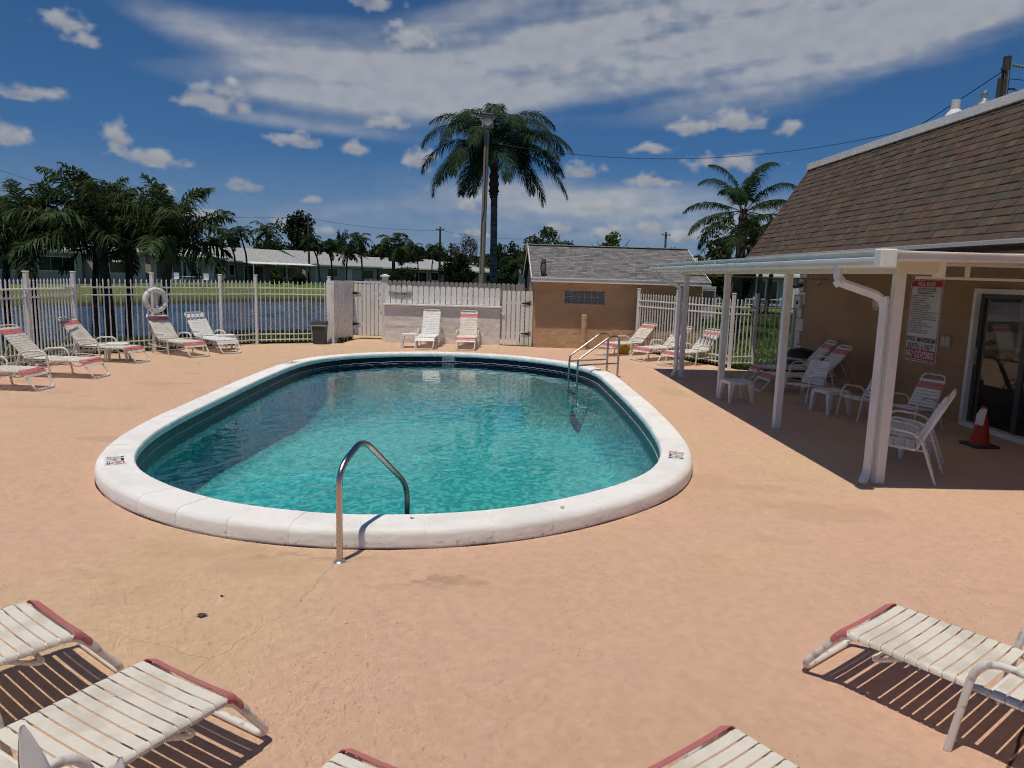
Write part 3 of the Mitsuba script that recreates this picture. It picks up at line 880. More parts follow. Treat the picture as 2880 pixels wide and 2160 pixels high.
fence('pond_fence', 'white metal picket fence between the pool deck and the pond', [(-8.72, 9.9), (-8.74, 11.9), (-8.77, 13.95), (-8.84, 15.62), (-7.81, 16.95), (-6.76, 18.32), (-6.14, 19.13), (-4.42, 19.98)], hgt=1.63, post_h=1.80)
fence('lawn_fence', 'white metal picket fence between the tan shed and the patio corner', [(4.11, 19.85), (4.78, 18.25), (5.59, 16.38), (6.22, 16.62), (7.15, 16.66)], hgt=1.56, post_h=1.72)
single('rescue_pole', MB().tube([(-8.66, 11.4, 1.50), (-8.68, 15.0, 1.47)], 0.016, 8), 'm_cream', 'long pale rescue pole hung level along the pond fence', 'pole', smooth=True)
# life ring on the fence post
rng_ = thing('life_ring', 'round white life ring hung on a post of the pond fence', 'life ring')
t = np.linspace(0, 2 * np.pi, 33)[:-1]
nv = np.array([0.79, -0.61, 0])
nv /= np.linalg.norm(nv)
sv = np.array([-nv[1], nv[0], 0])
cc = np.array([-7.81, 16.95, 1.20]) + nv * 0.13
circ = cc + 0.235 * (np.cos(t)[:, None] * sv + np.sin(t)[:, None] * np.array([0, 0, 1.0]))
part(rng_, 'ring', MB().tube(circ, 0.062, 12, closed=True), 'm_paper', smooth=True)
for a in (0.7, 2.3, 3.9, 5.5):
    rad = math.cos(a) * sv + math.sin(a) * np.array([0, 0, 1.0])
    c0 = cc + 0.235 * rad
    ang = np.linspace(0, 2 * np.pi, 13)[:-1]
    part(rng_, 'band', MB().tube([c0 + 0.066 * (math.cos(q) * rad + math.sin(q) * nv) for q in ang], 0.008, 6, closed=True), 'm_grey', smooth=True)
part(rng_, 'hook', MB().tube(fillet([cc + [0, 0, 0.33], cc + nv * 0.02 + [0, 0, 0.2], cc + nv * 0.02 + [0, 0, -0.16], cc + nv * 0.09 + [0, 0, -0.16]], 0.04, 4), 0.018, 8), 'm_white_paint', smooth=True)
part(rng_, 'rope', MB().tube([cc + 0.31 * (math.cos(q) * sv + math.sin(q) * np.array([0, 0, 1.0])) + nv * 0.02 for q in np.linspace(0.7, 2.3, 9)], 0.006, 5), 'm_grey', smooth=True)

# ------------------------------------------------------------------ shower enclosure: low wall, boards, two gates


def board(w, h, round_top=True, th=0.018):
    if round_top:
        a = np.linspace(0, np.pi, 9)
        pts = [(-w / 2, 0), (w / 2, 0)] + [(w / 2 * math.cos(q), h - w * 0.42 + w * 0.42 * math.sin(q)) for q in a]
    else:
        pts = [(-w / 2, 0), (w / 2, 0), (w / 2, h), (-w / 2, h)]
    m = extrude(Polygon(pts), th, -th / 2)
    m.apply_transform(np.array([[1, 0, 0, 0], [0, 0, -1, 0], [0, 1, 0, 0], [0, 0, 0, 1.0]]))
    return m


rng = np.random.default_rng(12)


def boards(key, a, b, z0, z1, n, name='board', gap=0.012, round_top=True, bs='m_white_board', dz=0.006):
    a, b = np.array(a, float), np.array(b, float)
    L = np.linalg.norm(b - a)
    ang = math.atan2(*(b - a)[::-1])
    for k in range(n):
        c = a + (b - a) * (k + 0.5) / n
        m = board(L / n - gap, z1 - z0 + rng.uniform(-dz, dz), round_top)
        m.apply_transform(trimesh.transformations.rotation_matrix(ang + rng.uniform(-0.006, 0.006), [0, 0, 1]))
        m.apply_translation([c[0], c[1], z0])
        part(key, name, m, bs)


FY = 20.5
enc = thing('shower_enclosure', 'white board shower enclosure with a low stucco front wall and rounded pickets', 'shower enclosure')
part(enc, 'stucco_wall', MB().box((-1.34, FY + 0.10, 0.52), (3.30, 0.2, 1.06), ch=0.01), 'm_wall_white')
part(enc, 'wall_ledge', MB().box((-1.34, FY + 0.07, 1.085), (3.36, 0.30, 0.05), ch=0.006), 'm_white_paint')
boards(enc, (-2.99, FY + 0.15), (0.30, FY + 0.15), 1.12, 1.625, 21, 'picket', 0.024)
part(enc, 'back_rail', MB().box((-1.34, FY + 0.185, 1.30), (3.28, 0.04, 0.07)), 'm_white_board')
boards(enc, (-4.0, 23.0), (1.1, 23.0), 0.0, 1.735, 34, 'back_picket', 0.018, bs='m_shaded_board')
boards(enc, (-4.31, 19.92), (-4.03, 21.36), 0.03, 1.71, 15, 'side_board', 0.018, False)
part(enc, 'front_board', MB().box((-4.40, 19.92, 0.86), (0.17, 0.022, 1.70), rz=-0.35), 'm_white_board')
part(enc, 'corner_post', MB().box((-4.285, 19.875, 0.855), (0.05, 0.06, 1.71), ch=0.004), 'm_white_board')
part(enc, 'gate_header', MB().box((-3.60, 21.38, 1.675), (1.2, 0.05, 0.05)), 'm_white_board')
part(enc, 'lamp_post', MB().box((-3.07, 21.25, 0.92), (0.17, 0.17, 1.84), ch=0.008).box((-3.07, 21.25, 1.86), (0.26, 0.26, 0.045), ch=0.015).add([(-3.2, 21.12, 1.882), (-2.94, 21.12, 1.882), (-2.94, 21.38, 1.882), (-3.2, 21.38, 1.882), (-3.07, 21.25, 1.93)], [[0, 1, 4], [1, 2, 4], [2, 3, 4], [3, 0, 4], [0, 2, 1], [0, 3, 2]]), 'm_white_paint')


def strap_hinge(x, y, z, s):
    v = [(0, 0, -0.02), (0, 0, 0.10), (s * 0.24, 0, 0.05), (s * 0.24, 0, 0.035)]
    pl = MB()
    pts = np.array([(0, -0.045), (0, 0.045), (s * 0.24, 0.008), (s * 0.24, -0.008)])
    m = extrude(Polygon(pts), 0.006)
    m.apply_transform(np.array([[1, 0, 0, x], [0, 0, -1, y], [0, 1, 0, z], [0, 0, 0, 1.0]]))
    pl.mesh(m)
    pl.box((x - s * 0.025, y - 0.004, z), (0.06, 0.012, 0.15))
    return pl


g1 = thing('shower_gate', 'white board gate with two black strap hinges on its left side', 'gate')
boards(g1, (-4.0, 21.35), (-3.16, 21.35), 0.12, 1.64, 7, 'board', 0.022)
for z in (0.45, 1.35):
    part(g1, 'brace', MB().box((-3.58, 21.385, z), (0.82, 0.035, 0.09)), 'm_white_board')
    part(g1, 'hinge', strap_hinge(-4.03, 21.325, z, 1), 'm_dark')
part(g1, 'latch', MB().tube(fillet([(-3.26, 21.33, 1.03), (-3.26, 21.28, 1.03), (-3.16, 21.28, 1.0)], 0.02, 3), 0.012, 6), 'm_white_paint', smooth=True)
for z, x in ((1.39, -3.24), (1.19, -3.28)):
    part(g1, 'knob', MB().add(*lathe([(0, 0.018), (0.02, 0.010), (0.022, 0), (0.0, 0)], 10)).tm().apply_transform(basis((x, 21.33, z), (1, 0, 0), (0, 0, 1), (0, -1, 0))), 'm_white_paint', smooth=40)
g2 = thing('shed_gate', 'white picket gate hung against the tan shed with hinges on its right side', 'gate')
boards(g2, (0.345, 20.40), (1.13, 20.40), 0.035, 1.57, 6, 'board', 0.028)
part(g2, 'post', MB().box((1.175, 20.40, 0.79), (0.075, 0.07, 1.56), ch=0.005), 'm_white_board')
for z in (0.36, 1.22):
    part(g2, 'brace', MB().box((0.74, 20.435, z), (0.78, 0.03, 0.08)), 'm_white_board')
    part(g2, 'hinge', strap_hinge(1.125, 20.375, z, -1), 'm_dark')
part(g2, 'latch', MB().tube([(0.30, 20.36, 0.93), (0.42, 20.36, 0.92)], 0.014, 6), 'm_white_paint', smooth=True)
ss = thing('shower_sign', 'weathered grey sign with black letters on the shower pickets', 'sign')
sp = Polygon([(-0.33, 0.04), (-0.30, 0.09), (-0.2, 0.075), (-0.1, 0.06), (0.0, 0.055), (0.12, 0.06), (0.2, 0.085), (0.33, 0.085), (0.34, -0.03), (0.30, -0.09), (0.2, -0.085), (0.1, -0.10), (-0.05, -0.085), (-0.1, -0.10), (-0.22, -0.06), (-0.28, -0.02)])
fr = lambda x, z, y: basis((x, y, z), (1, 0, 0), (0, 0, 1), (0, -1, 0))
part(ss, 'board', xform(extrude(sp, 0.014), fr(-2.56, 1.37, FY + 0.138)), 'm_grey')
part(ss, 'lettering', xform(fit(text('SH', 0.07), 0.105, 0.062), fr(-2.66, 1.39, FY + 0.124)), 'm_ink')
part(ss, 'lettering', xform(fit(text('WER', 0.07), 0.185, 0.062), fr(-2.44, 1.385, FY + 0.124)), 'm_ink')

# ------------------------------------------------------------------ tan shed
shed = thing('pool_shed', 'small tan stucco shed with a grey shingle roof and a glass block window', 'shed')
SY, SX0, SX1, SD = 20.15, 1.26, 5.95, 4.6
WX0, WX1, WZ0, WZ1 = 2.08, 3.23, 1.255, 1.635
for (a, b, c, d) in ((SX0, WX0, 0, 1.93), (WX1, SX1, 0, 1.93), (WX0, WX1, 0, WZ0), (WX0, WX1, WZ1, 1.93)):
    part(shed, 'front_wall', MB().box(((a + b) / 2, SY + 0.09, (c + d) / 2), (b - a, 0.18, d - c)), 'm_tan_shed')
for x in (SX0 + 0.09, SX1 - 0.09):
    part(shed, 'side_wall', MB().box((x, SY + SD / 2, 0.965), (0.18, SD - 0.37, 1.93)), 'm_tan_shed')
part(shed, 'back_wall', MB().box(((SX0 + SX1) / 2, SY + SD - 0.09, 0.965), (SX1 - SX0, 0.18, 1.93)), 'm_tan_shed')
blk_w, blk_h = (WX1 - WX0 - 0.03) / 6, (WZ1 - WZ0 - 0.03) / 2
part(shed, 'window_mortar', MB().box(((WX0 + WX1) / 2, SY + 0.085, (WZ0 + WZ1) / 2), (WX1 - WX0, 0.07, WZ1 - WZ0)), 'm_grout')
for c in range(6):
    for r in range(2):
        part(shed, 'glass_block', MB().box((WX0 + 0.015 + blk_w * (c + 0.5), SY + 0.045, WZ0 + 0.015 + blk_h * (r + 0.5)), (blk_w - 0.014, 0.03, blk_h - 0.014), ch=0.01), 'm_glass_block')
EZ, RZ, RY, OH = 1.965, 2.93, SY + SD / 2, 0.30
for s, lab in ((1, None), (-1, None)):
    ye = SY - OH if s > 0 else SY + SD + OH
    v = [(SX0 - 0.13, ye, EZ), (SX1 + 0.13, ye, EZ), (SX1 + 0.13, RY, RZ), (SX0 - 0.13, RY, RZ)]
    v += [(x, y, z - 0.04) for x, y, z in v]
    part(shed, 'roof_deck', MB().add(v, [[0, 1, 2, 3], [7, 6, 5, 4], [0, 4, 5, 1], [1, 5, 6, 2], [2, 6, 7, 3], [3, 7, 4, 0]]), 'm_grey_dark')
part(shed, 'fascia', MB().box(((SX0 + SX1) / 2, SY - OH - 0.012, 1.905), (SX1 - SX0 + 0.30, 0.022, 0.125)).box(((SX0 + SX1) / 2, SY - OH - 0.03, 1.955), (SX1 - SX0 + 0.31, 0.02, 0.03)), 'm_white_paint')
part(shed, 'soffit', MB().box(((SX0 + SX1) / 2, SY - OH / 2 + 0.006, 1.875), (SX1 - SX0 + 0.22, OH - 0.015, 0.02)), 'm_white_paint')
for x in (SX0 - 0.135, SX1 + 0.135):
    v = [(x, SY - OH, EZ - 0.12), (x, SY - OH, EZ + 0.015), (x, RY, RZ + 0.015), (x, RY, RZ - 0.12), (x, SY + SD + OH, EZ + 0.015), (x, SY + SD + OH, EZ - 0.12)]
    m = extrude(Polygon([(q[1], q[2]) for q in v[:4]]).union(Polygon([(v[3][1], v[3][2]), (v[2][1], v[2][2]), (v[4][1], v[4][2]), (v[5][1], v[5][2])])), 0.02, -0.01)
    m.apply_transform(np.array([[0, 0, 1, x], [1, 0, 0, 0], [0, 1, 0, 0], [0, 0, 0, 1.0]]))
    part(shed, 'rake_board', m, 'm_white_paint')
    m = extrude(Polygon([(SY, 1.9), (SY + SD, 1.9), (RY, RZ - 0.05)]), 0.02, -0.01)
    m.apply_transform(np.array([[0, 0, 1, x - math.copysign(0.14, x - 3)], [1, 0, 0, 0], [0, 1, 0, 0], [0, 0, 0, 1.0]]))
    part(shed, 'gable', m, 'm_tan_shed')


def shingle_field(o, u, w, nrm, rows, step, row_len, tab, cols, rng, th=0.008, lap=1.12, raised=0.5):
    """Slabs in courses: o = lower corner, u along the course, w up the slope; yields (box vertices, faces, colour, centre)."""
    o, u, w, nrm = (np.asarray(x, float) for x in (o, u, w, nrm))
    for r in range(rows):
        x = -rng.uniform(0, tab)
        while x < row_len:
            t = tab * rng.uniform(0.7, 1.35)
            a, b = max(x, 0), min(x + t - 0.004, row_len)
            x += t
            if b - a < 0.02:
                continue
            lift = th * (1 + (rng.random() < raised) * 0.7)
            c = o + u * (a + b) / 2 + w * (r * step + step * lap / 2 + rng.uniform(-0.003, 0.003))
            hu, hw = u * (b - a) / 2, w * step * lap / 2
            lo, hi = nrm * (lift + 0.004), nrm * 0.003
            v = [c - hu - hw + lo, c + hu - hw + lo, c + hu + hw + hi, c - hu + hw + hi, c - hu - hw, c + hu - hw]
            f = [[0, 1, 2], [0, 2, 3], [4, 5, 1], [4, 1, 0], [1, 5, 2], [0, 3, 4]]
            col = (0.3 * np.mean(cols, axis=0) + 0.7 * np.array(cols[rng.integers(len(cols))])) * rng.uniform(0.87, 1.13)
            yield np.array(v), np.array(f), col, c


rng = np.random.default_rng(21)
sl = np.array([0, RY - SY + OH, RZ - EZ])
SLn = np.linalg.norm(sl)
sl /= SLn
nr = np.array([0, -sl[2], sl[1]])
field = MB()
greys = [(0.20, 0.20, 0.20), (0.175, 0.175, 0.178), (0.15, 0.15, 0.153), (0.10, 0.10, 0.104), (0.185, 0.185, 0.185), (0.21, 0.21, 0.205)]
for v, f, col, c in shingle_field((SX0 - 0.12, SY - OH - 0.02, EZ - 0.008), (1, 0, 0), sl, nr, 21, SLn / 20.6, SX1 - SX0 + 0.24, 0.20, greys, rng, 0.004):
    field.add(v, f, col)
part(shed, 'roof_shingles', field, 'm_rough', kind='stuff')
part(shed, 'ridge_cap', MB().box(((SX0 + SX1) / 2, RY, RZ + 0.02), (SX1 - SX0 + 0.26, 0.2, 0.03), ch=0.008), 'm_grey')
single('standing_pipe', MB().add(*lathe([(0.0, 0.97), (0.07, 0.97), (0.082, 0.96), (0.082, 0.05), (0.095, 0.04), (0.095, 0.0)], 24, (2.63, 19.86, 0.0))), 'm_tan_shed', 'tan painted upright pipe standing before the shed wall', 'pipe', smooth=40)
mat('m_owl', (0.13, 0.125, 0.125), 0.6, 0.3)
owl = thing('owl_decoy', 'dark plastic owl decoy standing on the edge of the shed roof', 'owl figure')
OX, OY, OZ = 1.45, SY - OH + 0.12, 2.03
part(owl, 'body', MB().add(*lathe([(0.0, 0.0), (0.055, 0.0), (0.062, 0.05), (0.085, 0.14), (0.09, 0.20), (0.075, 0.28), (0.062, 0.31), (0.066, 0.35), (0.058, 0.395), (0.03, 0.42), (0.0, 0.425)], 16, (OX, OY, OZ))), 'm_dark', smooth=True)
bm = MB().add(*lathe([(0.0, 0.02), (0.04, 0.05), (0.062, 0.14), (0.06, 0.22), (0.035, 0.29), (0.0, 0.31)], 14))
bm = bm.tm()
bm.apply_transform(np.diag([1, 0.5, 1, 1]))
bm.apply_translation([OX, OY - 0.062, OZ])
part(owl, 'breast', bm, 'm_owl', smooth=True, label='lighter grey breast')
for s in (-1, 1):
    part(owl, 'ear', MB().add(*lathe([(0.018, 0.0), (0.012, 0.03), (0.0, 0.055)], 8, (OX + s * 0.042, OY, OZ + 0.40))), 'm_dark', smooth=True)
    part(owl, 'eye', trimesh.creation.icosphere(1, 0.012).apply_translation([OX + s * 0.026, OY - 0.058, OZ + 0.355]), 'm_yellow', smooth=True)
    part(owl, 'foot', MB().box((OX + s * 0.03, OY - 0.05, OZ + 0.008), (0.03, 0.06, 0.025), ch=0.006), 'm_dark')
part(owl, 'beak', MB().add(*lathe([(0.010, 0.0), (0.0, -0.03)], 8, (OX, OY - 0.066, OZ + 0.345))), 'm_grey')

# ------------------------------------------------------------------ clubhouse with the mansard roof
WX, CY = 7.07, 16.3
DY0, DY1, DZ = 8.25, 10.28, 2.0                              # the sliding door's opening
club = thing('clubhouse', 'tan stucco clubhouse with a steep brown shingle mansard roof', 'building')
for a, b, c, d in ((DY1, CY, 0, 2.62), (-3.0, DY0, 0, 2.62), (DY0, DY1, DZ, 2.62)):
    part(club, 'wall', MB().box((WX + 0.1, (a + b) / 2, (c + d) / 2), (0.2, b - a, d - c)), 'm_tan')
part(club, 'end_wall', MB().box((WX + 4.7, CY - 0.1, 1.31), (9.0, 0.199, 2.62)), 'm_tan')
z = 0.02
k = 0
while z < 2.4:
    h = 0.30
    w = 0.36 if k % 2 else 0.24
    part(club, 'quoin', MB().box((WX - 0.014, CY - w / 2 + 0.02, z + h / 2), (0.034, w, h - 0.016), ch=0.006), 'm_wall_white')
    z += h
    k += 1
ES, TS = np.array([5.93, 2.57]), np.array([7.20, 4.56])      # eave and top of the steep roof (x, z)
RY0, RY1 = -3.0, 16.62
sv_ = np.array([TS[0] - ES[0], 0, TS[1] - ES[1]])
SLm = np.linalg.norm(sv_)
sv_ /= SLm
nm = np.array([-sv_[2], 0, sv_[0]])
m = extrude(Polygon([(ES[0], ES[1]), (TS[0], TS[1]), (16, TS[1]), (16, 2.6), (WX + 0.2, 2.6), (WX + 0.2, 2.625), (6.1, 2.59)]), RY1 - RY0)
m.apply_transform(np.array([[1, 0, 0, 0], [0, 0, -1, RY1], [0, 1, 0, 0], [0, 0, 0, 1.0]]))
part(club, 'roof', m, 'm_grey_dark')
part(club, 'roof_edge_strip', MB().box((7.225, (RY0 + RY1) / 2, 4.615), (0.20, RY1 - RY0 + 0.06, 0.13)), 'm_white_paint')
part(club, 'eave_strip', MB().box((5.93, (RY0 + RY1) / 2, 2.545), (0.10, RY1 - RY0, 0.05), ch=0.008), 'm_grey')
part(club, 'soffit', MB().box((6.52, (RY0 + RY1) / 2, 2.535), (1.08, RY1 - RY0 - 0.1, 0.03)), 'm_grey_dark')
rng = np.random.default_rng(33)
browns = [(0.105, 0.074, 0.058), (0.118, 0.080, 0.060), (0.092, 0.070, 0.056), (0.078, 0.070, 0.058), (0.088, 0.080, 0.066), (0.105, 0.068, 0.058), (0.066, 0.058, 0.050), (0.125, 0.088, 0.064), (0.096, 0.064, 0.056)]
pcs = list(shingle_field((ES[0] - 0.025, RY0, ES[1] - 0.02), (0, 1, 0), sv_, nm, 19, SLm / 18.7, RY1 - RY0, 0.155, browns, rng, 0.009, raised=0.35))
vis = [q for q in pcs if q[3][1] > 4.0]
vis.sort(key=lambda q: np.linalg.norm(q[3] - np.array([7.5, 8.2, 3.4])))
rest = MB()
for q in vis[:300]:
    part(club, 'shingle', MB().add(q[0], q[1], q[2]), 'm_rough')
for q in vis[300:] + [q for q in pcs if q[3][1] <= 4.0]:
    rest.add(q[0], q[1], q[2])
part(club, 'shingle_field', rest, 'm_rough', kind='stuff')
edge = MB()
for r in range(19):
    c = np.array([ES[0], RY1 + 0.005, ES[1]]) + sv_ * (r + 0.5) * SLm / 19 + nm * 0.012
    edge.box(c, (SLm / 19 * 1.03, 0.02, 0.03), ry=-math.atan2(sv_[2], sv_[0]), col=np.array([0.12, 0.09, 0.07]) * rng.uniform(0.8, 1.2))
part(club, 'roof_end_trim', edge, 'm_rough')
# sliding door
dr_ = part(club, 'door', MB().box((WX + 0.01, DY1 - 0.035, DZ / 2), (0.13, 0.07, DZ)).box((WX + 0.01, DY0 + 0.035, DZ / 2), (0.13, 0.07, DZ)).box((WX + 0.01, (DY0 + DY1) / 2, DZ - 0.035), (0.13, DY1 - DY0 - 0.14, 0.07)).box((WX + 0.01, (DY0 + DY1) / 2, 0.03), (0.16, DY1 - DY0 - 0.14, 0.06)), 'm_white_paint', label='sliding glass door in a white frame')
part(dr_, 'sash', MB().box((WX + 0.04, DY1 - 0.11, 1.0), (0.05, 0.08, 1.86)).box((WX + 0.04, 9.27, 1.0), (0.05, 0.09, 1.86)).box((WX + 0.04, (DY0 + DY1) / 2, 1.90), (0.048, DY1 - DY0 - 0.15, 0.06)), 'm_grey_dark')
part(dr_, 'pane', MB().add([(WX + 0.035, DY0 + 0.07, 0.06), (WX + 0.035, DY1 - 0.07, 0.06), (WX + 0.035, DY1 - 0.07, DZ - 0.07), (WX + 0.035, DY0 + 0.07, DZ - 0.07)], [[0, 1, 2, 3]]), 'm_pane')
part(dr_, 'handle', MB().box((WX + 0.0, DY1 - 0.12, 1.02), (0.03, 0.025, 0.24), ch=0.006), 'm_grey')
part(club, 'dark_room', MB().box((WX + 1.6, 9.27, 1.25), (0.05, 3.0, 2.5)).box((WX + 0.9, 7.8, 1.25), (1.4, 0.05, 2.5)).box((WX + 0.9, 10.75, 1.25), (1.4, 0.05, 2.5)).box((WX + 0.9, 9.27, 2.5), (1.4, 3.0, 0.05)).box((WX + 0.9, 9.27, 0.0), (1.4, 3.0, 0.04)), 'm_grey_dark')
for q in range(17):
    part(club, 'blind_slat', MB().box((WX + 0.22, 8.5 + q * 0.07, 1.45), (0.012, 0.066, 0.86), rz=0.5), 'm_curtain')
for k_, (x, y, h, w) in enumerate(((8.75, 14.0, 0.95, 0.26),)):
    vn = thing('roof_vent', 'white cone shaped vent on the clubhouse roof', 'vent')
    part(vn, 'cone', MB().add(*lathe([(0.33, 0.0), (0.33, 0.2), (0.27, 0.36), (0.28, 0.37), (0.23, 0.5), (0.24, 0.51), (0.19, 0.58), (0.115, 0.68), (0.10, 0.69), (0.10, 0.90), (0.085, 0.90), (0.085, 0.8)], 24)).tm().apply_scale(0.82).apply_translation([x, y, 4.78]), 'm_white_paint', smooth=35)
    part(vn, 'curb', MB().box((x, y, 4.65), (0.7, 0.7, 0.2), ch=0.01), 'm_white_paint')
mv = thing('metal_vent', 'shiny galvanised metal vent cap on the clubhouse roof', 'vent')
part(mv, 'cap', MB().add(*lathe([(0.06, 0.0), (0.06, 0.70), (0.20, 0.72), (0.22, 0.74), (0.19, 0.80), (0.10, 0.86), (0.06, 0.90), (0.06, 0.98), (0.07, 1.0), (0.055, 1.06), (0.0, 1.08)], 20, (9.62, 14.5, 4.78))), 'm_metal', smooth=35)
part(mv, 'curb', MB().box((9.62, 14.5, 4.67), (0.4, 0.4, 0.24), ch=0.01), 'm_grey')
# things on the clubhouse wall
sg = thing('pool_rules_sign', 'tall red and white pool rules sign on the shaded clubhouse wall', 'sign')
SYc, SZc, SW, SH = 11.50, 1.48, 0.87, 1.40
wf = lambda y, z, d: basis((WX - d, y, z), (0, -1, 0), (0, 0, 1), (-1, 0, 0))
rr = lambda w, h, t, r=0.03: extrude(Polygon([(-w / 2, -h / 2), (w / 2, -h / 2), (w / 2, h / 2), (-w / 2, h / 2)]).buffer(-r).buffer(r, quad_segs=4), t)
part(sg, 'panel', xform(rr(SW, SH, 0.006), wf(SYc, SZc, 0.004)), 'm_paper')
part(sg, 'border', xform(extrude(Polygon([(-SW / 2, -SH / 2), (SW / 2, -SH / 2), (SW / 2, SH / 2), (-SW / 2, SH / 2)]).buffer(-0.016).difference(Polygon([(-SW / 2, -SH / 2), (SW / 2, -SH / 2), (SW / 2, SH / 2), (-SW / 2, SH / 2)]).buffer(-0.034)), 0.002), wf(SYc, SZc, 0.0105)), 'm_red')
part(sg, 'header', xform(MB().box((0, 0, 0), (SW - 0.08, 0.14, 0.002)).tm(), wf(SYc, SZc + 0.59, 0.0115)), 'm_red')
part(sg, 'footer', xform(MB().box((0, 0, 0), (SW - 0.08, 0.16, 0.002)).tm(), wf(SYc, SZc - 0.575, 0.0115)), 'm_red')
for s, w, h, z, b in (('IMPERIAL VILLAS RESIDENTS & GUESTS', 0.76, 0.036, 0.635, 'm_paper'), ('POOL RULES', 0.46, 0.066, 0.568, 'm_paper'), ('NO DIVING', 0.76, 0.115, -0.575, 'm_paper'), ('POOL MAXIMUM', 0.76, 0.085, -0.335, 'm_ink'), ('DEPTH: 6 FEET', 0.70, 0.085, -0.445, 'm_ink'),
                      ('USE OF THE POOL IS AT YOUR OWN RISK', 0.50, 0.024, 0.488, 'm_ink'), ('IN AN EMERGENCY CALL 911', 0.44, 0.026, 0.418, 'm_ink')):
    part(sg, 'lettering', xform(fit(text(s, 0.05), w, h), wf(SYc, SZc + z, 0.0128)), b)
rng = np.random.default_rng(5)
for q in range(18):
    z = 0.453 if q == 0 else 0.375 - (q - 1) * 0.0375
    L = 0.46 if q == 0 else rng.uniform(0.3, 0.72)
    x, lm = (-L / 2 if q == 0 else -0.37), MB()
    end = x + L
    while x < end:
        w = rng.uniform(0.02, 0.07)
        lm.box((x + w / 2, 0, 0), (w, 0.013, 0.0012))
        x += w + 0.011
    part(sg, 'small_print', xform(lm.tm(), wf(SYc, SZc + z, 0.0122)), 'm_ink')
wl = thing('wall_light', 'round white bulkhead light on the wall behind the downspout', 'light fitting')
ax = lambda y, z, d=0.0: basis((WX - d, y, z), (0, 1, 0), (0, 0, 1), (-1, 0, 0))
part(wl, 'rim', xform(trimesh.creation.annulus(0.115, 0.15, 0.05, sections=28), ax(12.88, 1.70, 0.03)), 'm_white_paint')
part(wl, 'lens', xform(MB().add(*lathe([(0.0, 0.05), (0.08, 0.04), (0.115, 0.01), (0.115, -0.02)], 24)).tm(), ax(12.88, 1.70, 0.02)), 'm_cream', smooth=True)
sw = thing('outdoor_switch', 'pair of tan switch boxes between the rules sign and the sliding door', 'switch box')
for dy in (-0.055, 0.055):
    part(sw, 'box', MB().box((WX - 0.025, 10.83 + dy, 1.18), (0.05, 0.09, 0.16), ch=0.008), 'm_house_cream')
eb = thing('electric_box', 'white electric box with a dark dial on the clubhouse corner', 'electric box')
part(eb, 'case', MB().box((WX - 0.07, 16.14, 1.58), (0.08, 0.24, 0.28), ch=0.008), 'm_white_paint')
part(eb, 'dial', MB().box((WX - 0.113, 16.14, 1.57), (0.008, 0.09, 0.08)), 'm_dark')
cam_ = thing('security_camera', 'white dome security camera under the clubhouse eave at the corner', 'security camera')
part(cam_, 'bracket', MB().box((WX - 0.06, 16.1, 2.03), (0.09, 0.12, 0.05), ch=0.006), 'm_white_paint')
part(cam_, 'dome', MB().add(*lathe([(0.0, -0.10), (0.045, -0.085), (0.065, -0.04), (0.068, 0.0), (0.0, 0.0)], 18, (WX - 0.10, 16.1, 2.0))), 'm_grey_dark', smooth=40)
tap = thing('wall_tap', 'small brass coloured tap high on the clubhouse wall near the corner', 'tap')
part(tap, 'pipe', MB().tube(fillet([(WX, 15.3, 1.98), (WX - 0.09, 15.3, 1.98), (WX - 0.09, 15.3, 1.88)], 0.03, 3), 0.012, 7), 'm_metal', smooth=True)
part(tap, 'valve', MB().box((WX - 0.05, 15.3, 2.02), (0.02, 0.07, 0.02), ch=0.004), 'm_metal')

# ------------------------------------------------------------------ patio cover
pc = thing('patio_cover', 'white metal patio cover on four posts along the clubhouse', 'patio cover')
PYS = [6.98, 9.61, 12.10, 14.65]
for y in PYS:
    part(pc, 'post', MB().box((4.0, y, 1.06), (0.095, 0.095, 2.12), ch=0.006), 'm_white_paint')
GX, GY0, GY1 = 3.42, 6.28, 15.42
part(pc, 'beam', MB().box((3.99, (6.92 + 15.1) / 2, 2.185), (0.075, 15.1 - 6.92, 0.13), ch=0.004), 'm_cream')
part(pc, 'end_beam', MB().box((4.17, 6.975, 2.187), (0.44, 0.085, 0.134), ch=0.004), 'm_cream')
part(pc, 'beam_end_plate', MB().box((4.37, 6.95, 2.19), (0.055, 0.13, 0.19), ch=0.004), 'm_white_paint')
v = []
for y in (GY0 + 0.03, GY1):
    v += [(GX + 0.03, y, 2.268), (6.45, y, 2.325), (6.45, y, 2.285), (GX + 0.03, y, 2.228)]
part(pc, 'roof_panel', MB().add(v, [[0, 1, 2, 3], [4, 7, 6, 5], [0, 4, 5, 1], [1, 5, 6, 2], [2, 6, 7, 3], [3, 7, 4, 0]]), 'm_white_paint')
seams = MB()
for q in range(30):
    y = GY0 + 0.15 + q * 0.305
    seams.add([(GX + 0.05, y - 0.012, 2.270), (6.4, y - 0.012, 2.326), (6.4, y + 0.012, 2.326), (GX + 0.05, y + 0.012, 2.270), (GX + 0.05, y, 2.295), (6.4, y, 2.351)], [[0, 1, 5, 4], [3, 4, 5, 2]])
part(pc, 'roof_seams', seams, 'm_white_paint')
GP = [(0.10, 0.13), (0.10, 0.0), (0.035, 0.0), (-0.005, 0.025), (-0.005, 0.055), (-0.03, 0.065), (-0.03, 0.085), (0.0, 0.10), (0.0, 0.13), (-0.03, 0.14), (-0.03, 0.155), (0.012, 0.155), (0.012, 0.02), (0.088, 0.02), (0.088, 0.13)]
